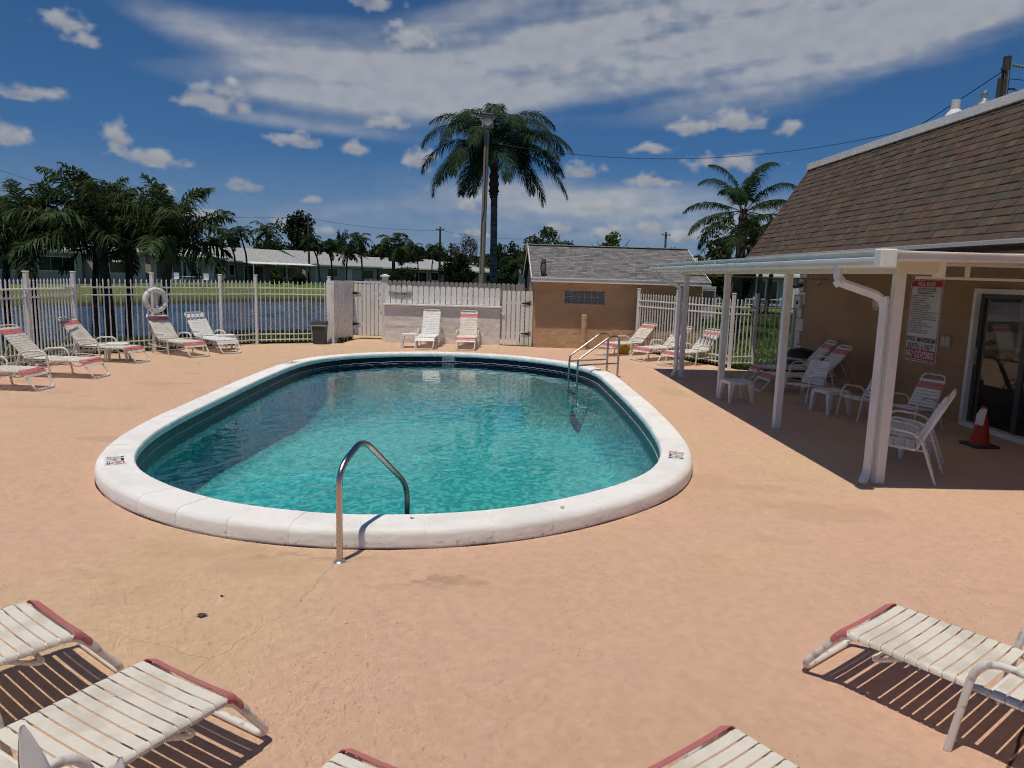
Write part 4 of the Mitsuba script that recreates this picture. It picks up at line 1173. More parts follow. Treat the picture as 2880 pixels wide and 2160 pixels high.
# kinked gutter: two lengths meeting at a joint
for a, b, za, zb in ((GY0, 11.0, 2.160, 2.160), (11.02, GY1, 2.160, 2.152)):
    V = [(GX + d, y, z + h) for y, z in ((a, za), (b, zb)) for d, h in GP]
    n = len(GP)
    f = [[k, (k + 1) % n, n + (k + 1) % n, n + k] for k in range(n)]
    mb = MB().add(V, f)
    tv, tf = trimesh.creation.triangulate_polygon(Polygon(GP), engine='earcut')
    ids = [int(np.argmin(((np.array(GP) - w) ** 2).sum(1))) for w in tv]
    for s in (0, 1):
        mb.add(np.array(V)[s * n:(s + 1) * n][ids], tf)
    part(pc, 'gutter', mb, 'm_white_paint')
part(pc, 'gutter_corner', MB().box((GX + 0.035, GY0 - 0.005, 2.237), (0.15, 0.13, 0.165), ch=0.012), 'm_white_paint')
part(pc, 'end_fascia', MB().box(((GX + 6.8) / 2 + 0.05, GY0 + 0.012, 2.272), (6.8 - GX, 0.03, 0.075), ch=0.005, ry=0.0).box(((GX + 6.8) / 2 + 0.05, GY0 + 0.0, 2.297), (6.8 - GX, 0.05, 0.022), ch=0.005), 'm_white_paint')
for z in (2.235, 2.095):
    part(pc, 'truss_bar', MB().box((5.72, 7.35, z), (2.66, 0.04, 0.028), ch=0.004), 'm_cream')
for x in (4.92, 5.72, 6.5):
    part(pc, 'truss_tie', MB().box((x, 7.35, 2.165), (0.035, 0.036, 0.11)), 'm_cream')


def spout(key, pts):
    p = fillet(pts, 0.12, 6)
    v, f = tube_vf(p, 1.0, 4)
    # square pipe: scale the four sides' offsets
    n = len(p)
    w = v[:n * 4].reshape(n, 4, 3)
    v[:n * 4] = (p[:, None] + (w - p[:, None]) * 0.047).reshape(-1, 3)
    return MB().add(v, f)


part(pc, 'downspout', spout(pc, [(GX + 0.04, 7.14, 2.18), (GX + 0.04, 7.13, 2.03), (3.885, 6.99, 1.88), (3.885, 6.985, 0.12), (3.80, 6.90, 0.03)]), 'm_white_paint')
part(pc, 'downspout', spout(pc, [(GX + 0.04, 14.9, 2.18), (GX + 0.04, 14.88, 2.02), (3.885, 14.67, 1.88), (3.885, 14.66, 0.12), (3.80, 14.60, 0.03)]), 'm_white_paint')
for q in ([(GX + 0.045, 7.132, 2.05), (GX + 0.08, 7.12, 2.0)], [(3.868, 6.995, 1.89), (3.885, 6.99, 1.81)]):
    part(pc, 'ribbed_elbow', MB().tube(q, 0.058, 4), 'm_white_paint')
part(pc, 'conduit', MB().tube([(4.0, 15.0, 2.10), (WX, 15.0, 2.10)], 0.012, 6), 'm_grey', smooth=True)

# ------------------------------------------------------------------ cone, barrel, trash can, flower pot
cn = thing('traffic_cone', 'orange traffic cone with a white paper on it beside the sliding door', 'traffic cone')
part(cn, 'base', MB().box((6.32, 8.80, 0.018), (0.33, 0.33, 0.032), ch=0.008), 'm_grey_dark')
part(cn, 'body', MB().add(*lathe([(0.125, 0.033), (0.115, 0.05), (0.034, 0.50), (0.028, 0.52), (0.0, 0.52)], 24, (6.32, 8.80, 0.0))), 'm_orange', smooth=40)
pm = MB().add([(6.17, 8.72, 0.30), (6.255, 8.685, 0.29), (6.31, 8.72, 0.50), (6.25, 8.75, 0.50), (6.19, 8.74, 0.43)], [[0, 1, 2], [0, 2, 3], [0, 3, 4]])
part(cn, 'paper', trimesh.util.concatenate([pm.tm(), pm.tm().apply_translation([-0.002, -0.003, 0.0])]), 'm_paper')
bl = thing('black_barrel', 'round black lidded barrel with a pale rim at the clubhouse corner', 'barrel')
part(bl, 'tub', MB().add(*lathe([(0.0, 0.0), (0.22, 0.0), (0.28, 0.42), (0.0, 0.42)], 24, (6.62, 14.95, 0.0))), 'm_dark', smooth=40)
part(bl, 'rim', MB().add(*lathe([(0.286, 0.40), (0.296, 0.43), (0.29, 0.46), (0.27, 0.46)], 24, (6.62, 14.95, 0.0))), 'm_grey', smooth=40)
part(bl, 'lid', MB().add(*lathe([(0.30, 0.46), (0.30, 0.52), (0.24, 0.60), (0.1, 0.64), (0.0, 0.645)], 24, (6.62, 14.95, 0.0))), 'm_dark', smooth=40)
can = thing('trash_can', 'dark grey plastic trash can standing where the pond fence meets the shower boards', 'trash can')


def taper(c, w0, d0, w1, d1, h, z0=0.0):
    v = [(c[0] + sx * w / 2, c[1] + sy * d / 2, z) for w, d, z in ((w0, d0, z0), (w1, d1, z0 + h)) for sx, sy in ((-1, -1), (1, -1), (1, 1), (-1, 1))]
    return v, [[0, 1, 5, 4], [1, 2, 6, 5], [2, 3, 7, 6], [3, 0, 4, 7], [3, 2, 1, 0], [4, 5, 6, 7]]


part(can, 'bin', MB().add(*taper((-4.60, 19.62), 0.30, 0.28, 0.35, 0.33, 0.50)), 'm_grey_dark')
part(can, 'rim', MB().box((-4.60, 19.62, 0.505), (0.40, 0.38, 0.03), ch=0.008), 'm_grey')
part(can, 'swing_lid', MB().add(*taper((-4.60, 19.62), 0.385, 0.365, 0.375, 0.30, 0.10, 0.52)), 'm_grey_dark')
pot = thing('flower_pot', 'yellow round flower pot with a few dry stems under a lounger', 'flower pot')
part(pot, 'bowl', MB().add(*lathe([(0.0, 0.0), (0.10, 0.0), (0.165, 0.10), (0.175, 0.20), (0.165, 0.21), (0.155, 0.19), (0.0, 0.17)], 22, (3.62, 19.05, 0.0))), 'm_yellow', smooth=45)
rng = np.random.default_rng(77)
stem = MB()
for q in range(14):
    a, l = rng.uniform(0, 6.28), rng.uniform(0.1, 0.24)
    stem.tube([(3.62 + 0.05 * math.cos(a), 19.05 + 0.05 * math.sin(a), 0.17), (3.62 + 0.12 * math.cos(a), 19.05 + 0.12 * math.sin(a), 0.17 + l)], 0.006, 4)
part(pot, 'dry_stems', stem, 'm_house_cream')
# small dry leaves lying on the deck
for x, y, s, lab in ((-1.62, 3.94, 0.032, 'curled dark dead leaf, the biggest one on the open deck beside the crack'), (-5.98, 14.9, 0.03, 'dark dead leaf on the deck near the lounger below the life ring'), (-1.42, 3.1, 0.012, 'tiny dark leaf crumb on the deck beside the cream lounger foot'),
                     (-1.6, 4.2, 0.014, 'tiny dark leaf crumb just beyond the biggest dead leaf'), (0.62, 5.53, 0.02, 'small dark leaf lying on the white coping right of the grab rail'), (-0.55, 5.22, 0.018, 'small dark leaf lying on the white coping near the grab rail')):
    z = 0.168 if y > 5 and x > -3 else 0.006
    a = np.linspace(0, 2 * np.pi, 8)[:-1] + x * 7
    lm = MB().add([(x + s * (0.9 + 0.4 * math.sin(3 * q)) * math.cos(q), y + 0.7 * s * math.sin(q), z + 0.3 * s * abs(math.sin(2 * q))) for q in a] + [(x, y, z + 0.002)], [[k, (k + 1) % 7, 7] for k in range(7)])
    single('dead_leaf', lm, 'm_bark', lab, 'leaf', group='dead leaves by the pool')
# white metal leaf ornament close to the camera
orn = thing('leaf_ornament', 'white painted metal leaf ornament on a post at the lower left corner', 'ornament')


def leaf_blade(c, h, w, lean, twist):
    n = 9
    v = []
    for k in range(n):
        t = k / (n - 1)
        ww = w * math.sin(math.pi * (0.22 + 0.76 * t)) ** 0.7
        ww = max(ww, 0.0008)
        z, x = h * t, lean * t * t
        v += [(x - ww, 0.004 * math.cos(t * 3), z), (x, -0.010 * (1 - t), z), (x + ww, 0.004 * math.cos(t * 3), z), (x, 0.012 * (1 - t) + 0.002, z)]
    f = [[4 * k + j, 4 * k + (j + 1) % 4, 4 * k + 4 + (j + 1) % 4, 4 * k + 4 + j] for k in range(n - 1) for j in range(4)]
    m = MB().add(rot(np.array(v), rz=twist) + np.array(c), f).tm()
    return m.subdivide_loop(1)


part(orn, 'leaf', leaf_blade((-0.443, 0.672, 1.405), 0.138, 0.0225, -0.012, 0.25), 'm_white_paint', smooth=True)
part(orn, 'leaf', leaf_blade((-0.383, 0.70, 1.39), 0.098, 0.019, 0.008, -0.3), 'm_white_paint', smooth=True)
part(orn, 'bud', MB().add(*lathe([(0.0, 0.0), (0.012, 0.006), (0.018, 0.03), (0.014, 0.05), (0.006, 0.06), (0.0, 0.062)], 18, (-0.414, 0.692, 1.39))), 'm_white_paint', smooth=True)
part(orn, 'collar', MB().add(*lathe([(0.0, 1.37), (0.03, 1.37), (0.052, 1.385), (0.05, 1.405), (0.03, 1.415), (0.0, 1.42)], 18, (-0.414, 0.688, 0))), 'm_white_paint', smooth=True)
part(orn, 'post', MB().tube([(-0.414, 0.688, 0.0), (-0.414, 0.688, 1.38)], 0.022, 12), 'm_white_paint', smooth=True)

# ------------------------------------------------------------------ palms


def frond(rng, L, e0, droop, n, ll, lw, hang, col, plume=0.0, r0=0.02, start=0.16, power=1.25, segs=2):
    """A feather palm frond growing from the origin towards +x: an arched stalk with drooping leaflets. Returns an MB with colours."""
    S = 14
    s = np.linspace(0, 1, S)
    ang = e0 - droop * s ** power
    ds = L / (S - 1)
    x, z = np.concatenate([[0], np.cumsum(np.cos(ang[:-1]) * ds)]), np.concatenate([[0], np.cumsum(np.sin(ang[:-1]) * ds)])
    P = np.stack([x, 0 * x, z], 1)
    mb = MB()
    mb.tube(P, r0 * (1 - 0.85 * s), 4, col=np.array(col) * (1.5, 1.35, 1.1))
    for side in (-1, 1):
        t = np.linspace(start, 0.995, n) + rng.uniform(-0.3, 0.3, n) / n
        t = np.clip(t, 0, 0.999)
        p = np.stack([np.interp(t, s, P[:, 0]), 0 * t, np.interp(t, s, P[:, 2])], 1)
        a = np.interp(t, s, ang)
        tang = np.stack([np.cos(a), 0 * a, np.sin(a)], 1)
        upv = np.stack([-np.sin(a), 0 * a, np.cos(a)], 1)
        out = np.array([0, side, 0])
        fwd = 0.45 + 0.9 * t[:, None] ** 2
        lift = rng.uniform(-1, 1, (n, 1)) * plume + 0.22
        d = out * 1.0 + tang * fwd + upv * lift
        d /= np.linalg.norm(d, axis=1, keepdims=True)
        ln = ll * (np.sin(np.pi * np.clip(0.12 + 0.86 * t, 0, 1)) ** 0.6 * rng.uniform(0.8, 1.15, n))[:, None]
        g = np.array([0, 0, -1.0])
        h = hang * rng.uniform(0.6, 1.3, (n, 1))
        q0 = p
        q1 = p + d * ln * 0.5 + g * ln * 0.10 * h
        d2 = d + g * h
        d2 /= np.linalg.norm(d2, axis=1, keepdims=True)
        q2 = q1 + d2 * ln * 0.5
        wv_ = np.cross(d, upv + rng.uniform(-0.5, 0.5, (n, 3)))
        wv_ /= np.linalg.norm(wv_, axis=1, keepdims=True) + 1e-9
        w = lw * rng.uniform(0.8, 1.2, (n, 1)) / 2
        V = np.stack([q0 - wv_ * w * 0.6, q0 + wv_ * w * 0.6, q1 + wv_ * w, q1 - wv_ * w, q2], 1).reshape(-1, 3)
        b = np.arange(n)[:, None] * 5
        F = np.concatenate([b + [0, 1, 2], b + [0, 2, 3], b + [3, 2, 4]])
        c = np.repeat(np.array(col) * rng.uniform(0.6, 1.5, (n, 1)) * (1 + 0.25 * rng.uniform(-1, 1, (n, 3)) * (1, 0.3, 1)), 5, axis=0)
        mb.add(V, F, np.clip(c, 0.004, 1))
    return mb


def trunk_mesh(pts, radii, sides=12, rough=0.0, seed=0):
    p = np.asarray(pts, float)
    n = max(8, int(np.linalg.norm(p[-1] - p[0]) / 0.12))
    t = np.linspace(0, 1, len(p))
    tt = np.linspace(0, 1, n)
    q = np.stack([np.interp(tt, t, p[:, k]) for k in range(3)], 1)
    r = np.interp(tt, np.linspace(0, 1, len(radii)), radii) * (1 + rough * (np.arange(n) % 2 - 0.5))
    return MB().tube(q, r, sides)


def palm(name, label, base, top, r, fronds, mk, bark='m_bark_grey', seed=0, group=None, boot=None, shaft=None, gold=0.30):
    """fronds: how many; mk(rng, k, f) -> (frond MB, azimuth or None); top: where the fronds spring from."""
    key = thing(name, label, 'palm tree', group)
    rng = np.random.default_rng(seed)
    b, t_ = np.array(base, float), np.array(top, float)
    mid = (b + t_) / 2 + np.array([(t_ - b)[0] * -0.12, (t_ - b)[1] * -0.12, 0])
    part(key, 'trunk', trunk_mesh([b - [0, 0, 0.3], b, mid, t_ - [0, 0, 0.1]], [r * 1.25, r * 1.15, r, r * 0.92], 12, 0.05), bark, smooth=35)
    if boot:
        part(key, 'boots', trunk_mesh([t_ - [0, 0, boot], t_ - [0, 0, boot * 0.85], t_ - [0, 0, boot * 0.45], t_ + [0, 0, 0.1]], [r * 1.0, r * 1.45, r * 1.25, r * 0.7], 9, 0.28), 'm_bark')
    if shaft:
        part(key, 'crownshaft', trunk_mesh([t_ - [0, 0, shaft], t_ - [0, 0, shaft * 0.6], t_ + [0, 0, 0.12]], [r * 0.95, r * 1.25, r * 0.5], 10), 'm_shaft', smooth=35)
    for k in range(fronds):
        f, az, e = mk(rng, k, k / fronds)
        v = [rot(q, rz=az) for q in f.v]
        f.v = [q + t_ + np.array([math.cos(az), math.sin(az), 0]) * r * 0.5 for q in v]
        part(key, 'frond', f, 'm_leaf')
    return key


mat('m_shaft', (0.07, 0.10, 0.035), 0.5, 0.3)
GOLD = 2.399963


def queen(L, n, col, ll=0.62, lo=-0.55, hi=1.25, droop=1.5, lw=0.03, plume=0.35, hang=1.25, r0=0.022, power=1.25):
    def mk(rng, k, f):
        e = hi + (lo - hi) * f ** 1.05 + rng.uniform(-0.1, 0.1)
        fr_ = frond(rng, L * rng.uniform(0.9, 1.08), e, droop * rng.uniform(0.85, 1.15) * (0.75 + 0.45 * min(1, max(0, e))), n, ll, lw, hang, col, plume, r0, power=power)
        return fr_, k * GOLD + rng.uniform(-0.25, 0.25), e
    return mk


palm('queen_palm', 'tall queen palm with a wide arched crown directly behind the lamp pole', (0.12, 30.0, -0.1), (0.05, 30.0, 6.95), 0.14, 30, queen(3.45, 140, (0.042, 0.074, 0.042), 0.85, -0.2, 1.35, 1.95, lw=0.026, hang=1.45, plume=0.4), 'm_bark_grey', 4, boot=1.9)
palm('queen_palm', 'queen palm with loose ragged fronds behind the gable edge of the clubhouse roof', (11.35, 33.0, -0.1), (11.4, 33.0, 5.15), 0.20, 15, queen(2.95, 120, (0.046, 0.080, 0.036), 0.72, -0.5, 1.55, 1.45, hang=1.7, plume=0.2, power=2.0), 'm_bark_grey', 9, boot=1.7)


def bushy(L, n, col):
    def mk(rng, k, f):
        e = 1.55 - 1.62 * f ** 1.2 + rng.uniform(-0.12, 0.12)
        return frond(rng, L * rng.uniform(0.85, 1.15), e, rng.uniform(1.0, 1.6), n, 0.72, 0.058, 1.25, np.array(col) * rng.uniform(0.8, 1.6), 0.9, 0.020, 0.16, 1.6), k * GOLD + rng.uniform(-0.35, 0.35), e
    return mk


DG = (0.050, 0.074, 0.034)
for b, t, L, n, r, s, lab in (((-11.95, 23.0, -0.3), (-12.1, 23.0, 2.75), 2.5, 20, 0.15, 31, 'bushy dark palm, tallest of the clump by the pond, with a stout straight trunk'), ((-12.45, 25.2, -0.4), (-12.3, 25.2, 2.7), 2.35, 17, 0.12, 32, 'bushy dark palm with a slim trunk just beside the tallest pond palm'),
                              ((-10.0, 22.2, -0.3), (-9.55, 22.0, 2.55), 2.15, 18, 0.13, 33, 'bushy dark palm leaning over the life ring with a long drooping frond'), ((-15.0, 24.2, -0.4), (-14.9, 24.0, 2.55), 2.35, 18, 0.13, 34, 'bushy dark palm at the left end of the pond palm clump'),
                              ((-12.1, 22.4, -0.3), (-13.6, 25.6, 2.9), 2.3, 17, 0.10, 35, 'dark palm with a thin leaning trunk inside the pond palm clump'), ((-16.8, 25.5, -0.4), (-16.6, 25.5, 2.5), 2.2, 15, 0.12, 36, 'dark palm cut by the left picture edge behind the pond fence')):
    palm('pond_palm', lab, b, t, r, n + 1, bushy(L * 1.02, 50, DG), 'm_bark', s, shaft=0.5)
# thin palms on the right lawn, seen under the patio cover
for k, (b, t, lab) in enumerate((((9.3, 27.0, -0.1), (9.35, 27.0, 3.6), 'thin dark palm trunk on the lawn next to the tan shed'), ((14.7, 44.0, -0.1), (14.4, 44.0, 4.6), 'slim palm on the lawn seen between the shed and the queen palm trunk'), ((15.0, 46.0, -0.1), (17.5, 46.5, 5.2), 'palm with a strongly leaning pale trunk on the lawn'), ((17.3, 46.0, -0.1), (17.3, 46.0, 5.0), 'upright thin palm beside the leaning one on the lawn'), ((18.0, 46.5, -0.1), (18.5, 46.5, 5.1), 'slightly leaning thin palm nearest the white lawn gate'))):
    palm('lawn_palm', lab, b, t, 0.13 if k else 0.17, 10, queen(1.9, 34, (0.035, 0.055, 0.024), 0.5, -0.4, 1.3, 1.5, 0.05), 'm_bark', 60 + k)
# far palms over the houses: four crowns shared between them
protos = []
for q in range(4):
    rg = np.random.default_rng(90 + q)
    fs = []
    for k in range(15):
        f, az, e = queen(1.0, 26, ((0.040, 0.066, 0.028), (0.034, 0.056, 0.026), (0.052, 0.080, 0.034), (0.030, 0.050, 0.024))[q], 0.34, -0.55, 1.35, 1.7, 0.042, 0.5, 1.0, 0.015)(rg, k, k / 15)
        f.v = [rot(v, rz=az) for v in f.v]
        fs.append(shape(f, 'm_leaf'))
    protos.append(fs)


def far_palm(x, y, h, crown, proto, lab, trunks=1, lean=0.0, r=0.10):
    key = thing('far_palm', lab, 'palm tree', None)
    t_ = np.array([x + lean, y, h - crown * 0.42])
    part(key, 'trunk', trunk_mesh([(x, y, -0.1), ((x * 2 + t_[0]) / 3, y, h * 0.5), t_], [r * 1.2, r, r * 0.9], 7), 'm_bark', smooth=35)
    for d in protos[proto]:
        k = uniq(f'{key}__frond')
        scene[k] = {**d, 'to_world': T().translate(list(t_)).rotate([0, 0, 1], 57 * len(key) + 37 * x).scale(crown * 0.56)}


for a in ((-39.6, 130, 10.9, 6.2, 2, 'far palm with pale fronds rising left of the big round tree'), (-29.3, 85, 6.5, 3.0, 3, 'thin far palm with a leaning trunk before the tan house, the left one of two', 1, -0.9), (-28.0, 85, 7.2, 3.2, 0, 'thin far palm with a leaning trunk before the tan house, the right one of two', 1, -0.9),
          (-20.9, 90, 6.7, 3.4, 1, 'dark bushy far palm in front of the long grey roof', 1, -1.2), (-19.6, 91, 6.0, 3.2, 3, 'second dark far palm close beside the bushy one over the long roof', 1, -0.6), (-18.2, 92, 5.6, 3.4, 1, 'low far palm with drooping fronds right of the bushy pair', 1, 0.3), (-15.7, 90, 7.2, 3.6, 0, 'far palm with a pale thin trunk in the middle of the house row', 1, -0.6), (-10.7, 80, 6.9, 4.9, 2, 'far queen palm with a broad light crown above the shower gate', 1, 0.2, 0.17),
          (-9.2, 95, 6.2, 2.9, 1, 'slender far palm, left one of a pair near the white lamp post', 1, -0.9, 0.08), (-7.8, 95, 6.3, 2.9, 3, 'slender far palm, right one of a pair near the white lamp post', 1, 0.5, 0.08), (2.2, 60, 4.0, 3.0, 1, 'short dark palm behind the shower pickets beside the queen palm trunk', 1, 0.0, 0.12), (3.5, 58, 3.6, 2.6, 3, 'short dark palm just left of the tan shed roof', 1, 0.2, 0.12),
          (12.2, 120, 8.2, 3.4, 3, 'far palm behind the round green tree over the shed roof'), (23.8, 110, 7.2, 3.4, 2, 'far palm top peeping over the right part of the shed roof'), (20.2, 55, 5.6, 2.6, 1, 'dark palm between the queen palm and the clubhouse roof', 1, 0.0, 0.13)):
    far_palm(*a)

# ------------------------------------------------------------------ broadleaf trees and shrubs


def crown_mesh(rng, cx, cy, z0, z1, w, col, n=2600, leaf=0.30, blobs=26, open_=0.0, depth=None):
    mb = MB()
    d = depth or w
    c = np.array([cx, cy, (z0 + z1) / 2])
    rad = np.array([w / 2, d / 2, (z1 - z0) / 2])
    u = rng.normal(size=(blobs, 3))
    u /= np.linalg.norm(u, axis=1, keepdims=True)
    bc = u * (rng.uniform(0.25, 1.0, (blobs, 1)) ** 0.6) * 0.80
    bc[:, 2] = np.where(bc[:, 2] < -0.5, -0.5, bc[:, 2])
    br = rng.uniform(0.20, 0.36, blobs) * (1 - 0.3 * open_)
    pick = rng.integers(blobs, size=n)
    q = rng.normal(size=(n, 3))
    q /= np.linalg.norm(q, axis=1, keepdims=True)
    p = c + (bc[pick] + q * (br[pick] * rng.uniform(0.55, 1.0, n))[:, None]) * rad
    nrm = q + rng.normal(size=(n, 3)) * 0.6
    nrm /= np.linalg.norm(nrm, axis=1, keepdims=True)
    a = np.cross(nrm, rng.normal(size=(n, 3)))
    a /= np.linalg.norm(a, axis=1, keepdims=True)
    b = np.cross(nrm, a)
    s = leaf * rng.uniform(0.6, 1.3, (n, 1))
    V = np.stack([p - a * s, p - b * s * 0.55, p + a * s, p + b * s * 0.55], 1).reshape(-1, 3)
    k = np.arange(n)[:, None] * 4
    F = np.concatenate([k + [0, 1, 2], k + [0, 2, 3]])
    tone = rng.uniform(0.7, 1.35, blobs)[pick][:, None] * rng.uniform(0.75, 1.25, (n, 1))
    C = np.repeat(np.array(col) * tone * (1 + rng.uniform(-0.15, 0.15, (n, 3))), 4, axis=0)
    return mb.add(V, F, np.clip(C, 0.003, 1))


def broad(x, y, h, w, col, lab, seed, base=None, n=2600, leaf=None, open_=0.0, name='broadleaf_tree', cat='tree'):
    rng = np.random.default_rng(seed)
    key = thing(name, lab, cat)
    z0 = base if base is not None else h * 0.22
    tr = MB()
    tr.add(*tube_vf([(x, y, -0.2), (x + 0.1, y, h * 0.3), (x, y, h * 0.6)], [0.035 * h, 0.028 * h, 0.015 * h], 7))
    for q in range(7):
        a = q * 0.9 + rng.uniform(0, 0.5)
        tr.add(*tube_vf([(x, y, h * 0.28 + q * h * 0.03), (x + math.cos(a) * w * 0.2, y + math.sin(a) * w * 0.2, h * 0.5 + q * h * 0.02), (x + math.cos(a) * w * 0.36, y + math.sin(a) * w * 0.36, h * 0.66 + q * h * 0.03)], [0.014 * h, 0.010 * h, 0.004 * h], 5))
    part(key, 'trunk', tr, 'm_bark', smooth=40)
    part(key, 'crown', crown_mesh(rng, x, y, z0, h, w, col, n, leaf or max(0.16, w * 0.035), 30, open_), 'm_leaf')
    return key


DK, MD, OL, LT = (0.027, 0.044, 0.020), (0.044, 0.066, 0.027), (0.066, 0.090, 0.032), (0.085, 0.115, 0.040)
for x, y, h, w, c, s, lab, kw in ((-36.5, 140, 13.4, 9.2, DK, 1, 'big round dark tree, tallest beyond the far houses', {}), (-43.5, 120, 7.2, 6.4, DK, 2, 'dark tree rising left of the thin leaning palms', {}), (-30.4, 150, 11.2, 3.3, DK, 3, 'narrow dark tree with a tufted top beyond the long roof', {'open_': 0.5}),
                                  (-27.0, 130, 7.9, 9.5, MD, 4, 'wide green tree behind the bushy far palms', {}), (-49.4, 125, 7.0, 7.0, MD, 5, 'green tree behind the pale house roof right of the pond palms', {}), (-20.5, 140, 7.2, 10.5, DK, 6, 'low wide dark tree behind the middle of the house row', {}), (-32.5, 112, 6.0, 8.0, DK, 16, 'dark tree standing between the big round tree and the houses', {}),
                                  (-4.6, 130, 9.0, 7.0, (0.10, 0.095, 0.082), 7, 'grey half bare tree left of the lamp pole', {'open_': 0.7, 'n': 2000, 'leaf': 0.16}), (2.3, 120, 8.0, 5.2, DK, 8, 'dark tree just right of the queen palm trunk', {}), (7.9, 110, 9.7, 7.4, OL, 9, 'dense green tree rising over the left end of the shed roof', {}), (-2.0, 128, 5.8, 12.0, MD, 10, 'low wide tree behind the queen palm trunk', {}),
                                  (21.4, 130, 10.6, 9.6, LT, 11, 'light green flat topped tree over the shed roof', {'open_': 0.6}), (15.5, 142, 9.2, 8.0, MD, 12, 'low green tree left of the flat topped tree', {}), (-14.0, 120, 5.6, 9.0, DK, 13, 'dark low tree behind the far queen palm', {}), (31, 120, 7.5, 9, MD, 15, 'tree mass behind the right end of the shed roof', {}), (-58, 118, 7.5, 10, MD, 14, 'green tree behind the pond palm clump', {}), (-15.5, 135, 7.4, 9.0, MD, 21, 'broad green tree behind the far palm with the pale thin trunk', {}), (-10.5, 126, 6.2, 9.0, DK, 22, 'dark tree behind the slender pair of far palms', {}), (-24, 124, 6.4, 8.0, MD, 23, 'dense tree behind the pale house with the white door', {}), (-38.5, 128, 8.0, 8.0, MD, 24, 'green tree under the pale fronds left of the big round tree', {}), (3.0, 100, 5.2, 6.0, DK, 25, 'dark low tree between the queen palm trunk and the shed', {})):
    broad(x, y, h, w, c, lab, 200 + s, **kw)
for x, y, h, w, c, s, lab in ((-3.1, 70, 4.3, 4.1, DK, 1, 'big dark shrub behind the middle of the shower pickets'), (15.6, 50, 5.2, 3.6, OL, 2, 'olive green bush behind the queen palm with ragged fronds'), (-8.9, 75, 2.9, 3.4, DK, 3, 'dark round bush before the brown house wall'), (-24.9, 85, 1.9, 1.7, OL, 4, 'small olive bush before the far sliding doors'), (-23.0, 87, 1.6, 2.3, MD, 5, 'low green bush before the pale house wall'),
                              (17.8, 52, 4.3, 2.6, DK, 6, 'dark shrub right of the olive bush'), (1.4, 66, 2.6, 3.0, DK, 7, 'dark shrub behind the queen palm trunk'), (5.0, 55, 2.4, 2.2, DK, 8, 'small dark shrub against the left edge of the tan shed')):
    broad(x, y, h, w, c, lab, 300 + s, base=0.0, n=2600, leaf=0.13 if h < 3 else 0.17, name='garden_shrub', cat='shrub')

rng = np.random.default_rng(404)
woods = MB()
for q in range(46):
    x = -78 + q * 2.6
    h = 5.4 + 4.2 * meshkit.fbm(np.array([[q * 0.37, 3.0, 0.0]]), 3, 8)[0] + rng.uniform(-0.4, 0.4)
    m = crown_mesh(rng, x, 146 + 6 * math.sin(q * 1.7), 0.0, h, 5.6, (MD, DK, OL)[q % 3], 620, 0.34, 14)
    woods.add(np.vstack(m.v), np.vstack(m.f), np.vstack(m.c))
single('far_woods', woods, 'm_leaf', 'continuous low belt of mixed trees beyond the far houses', kind='stuff')

# ------------------------------------------------------------------ far houses


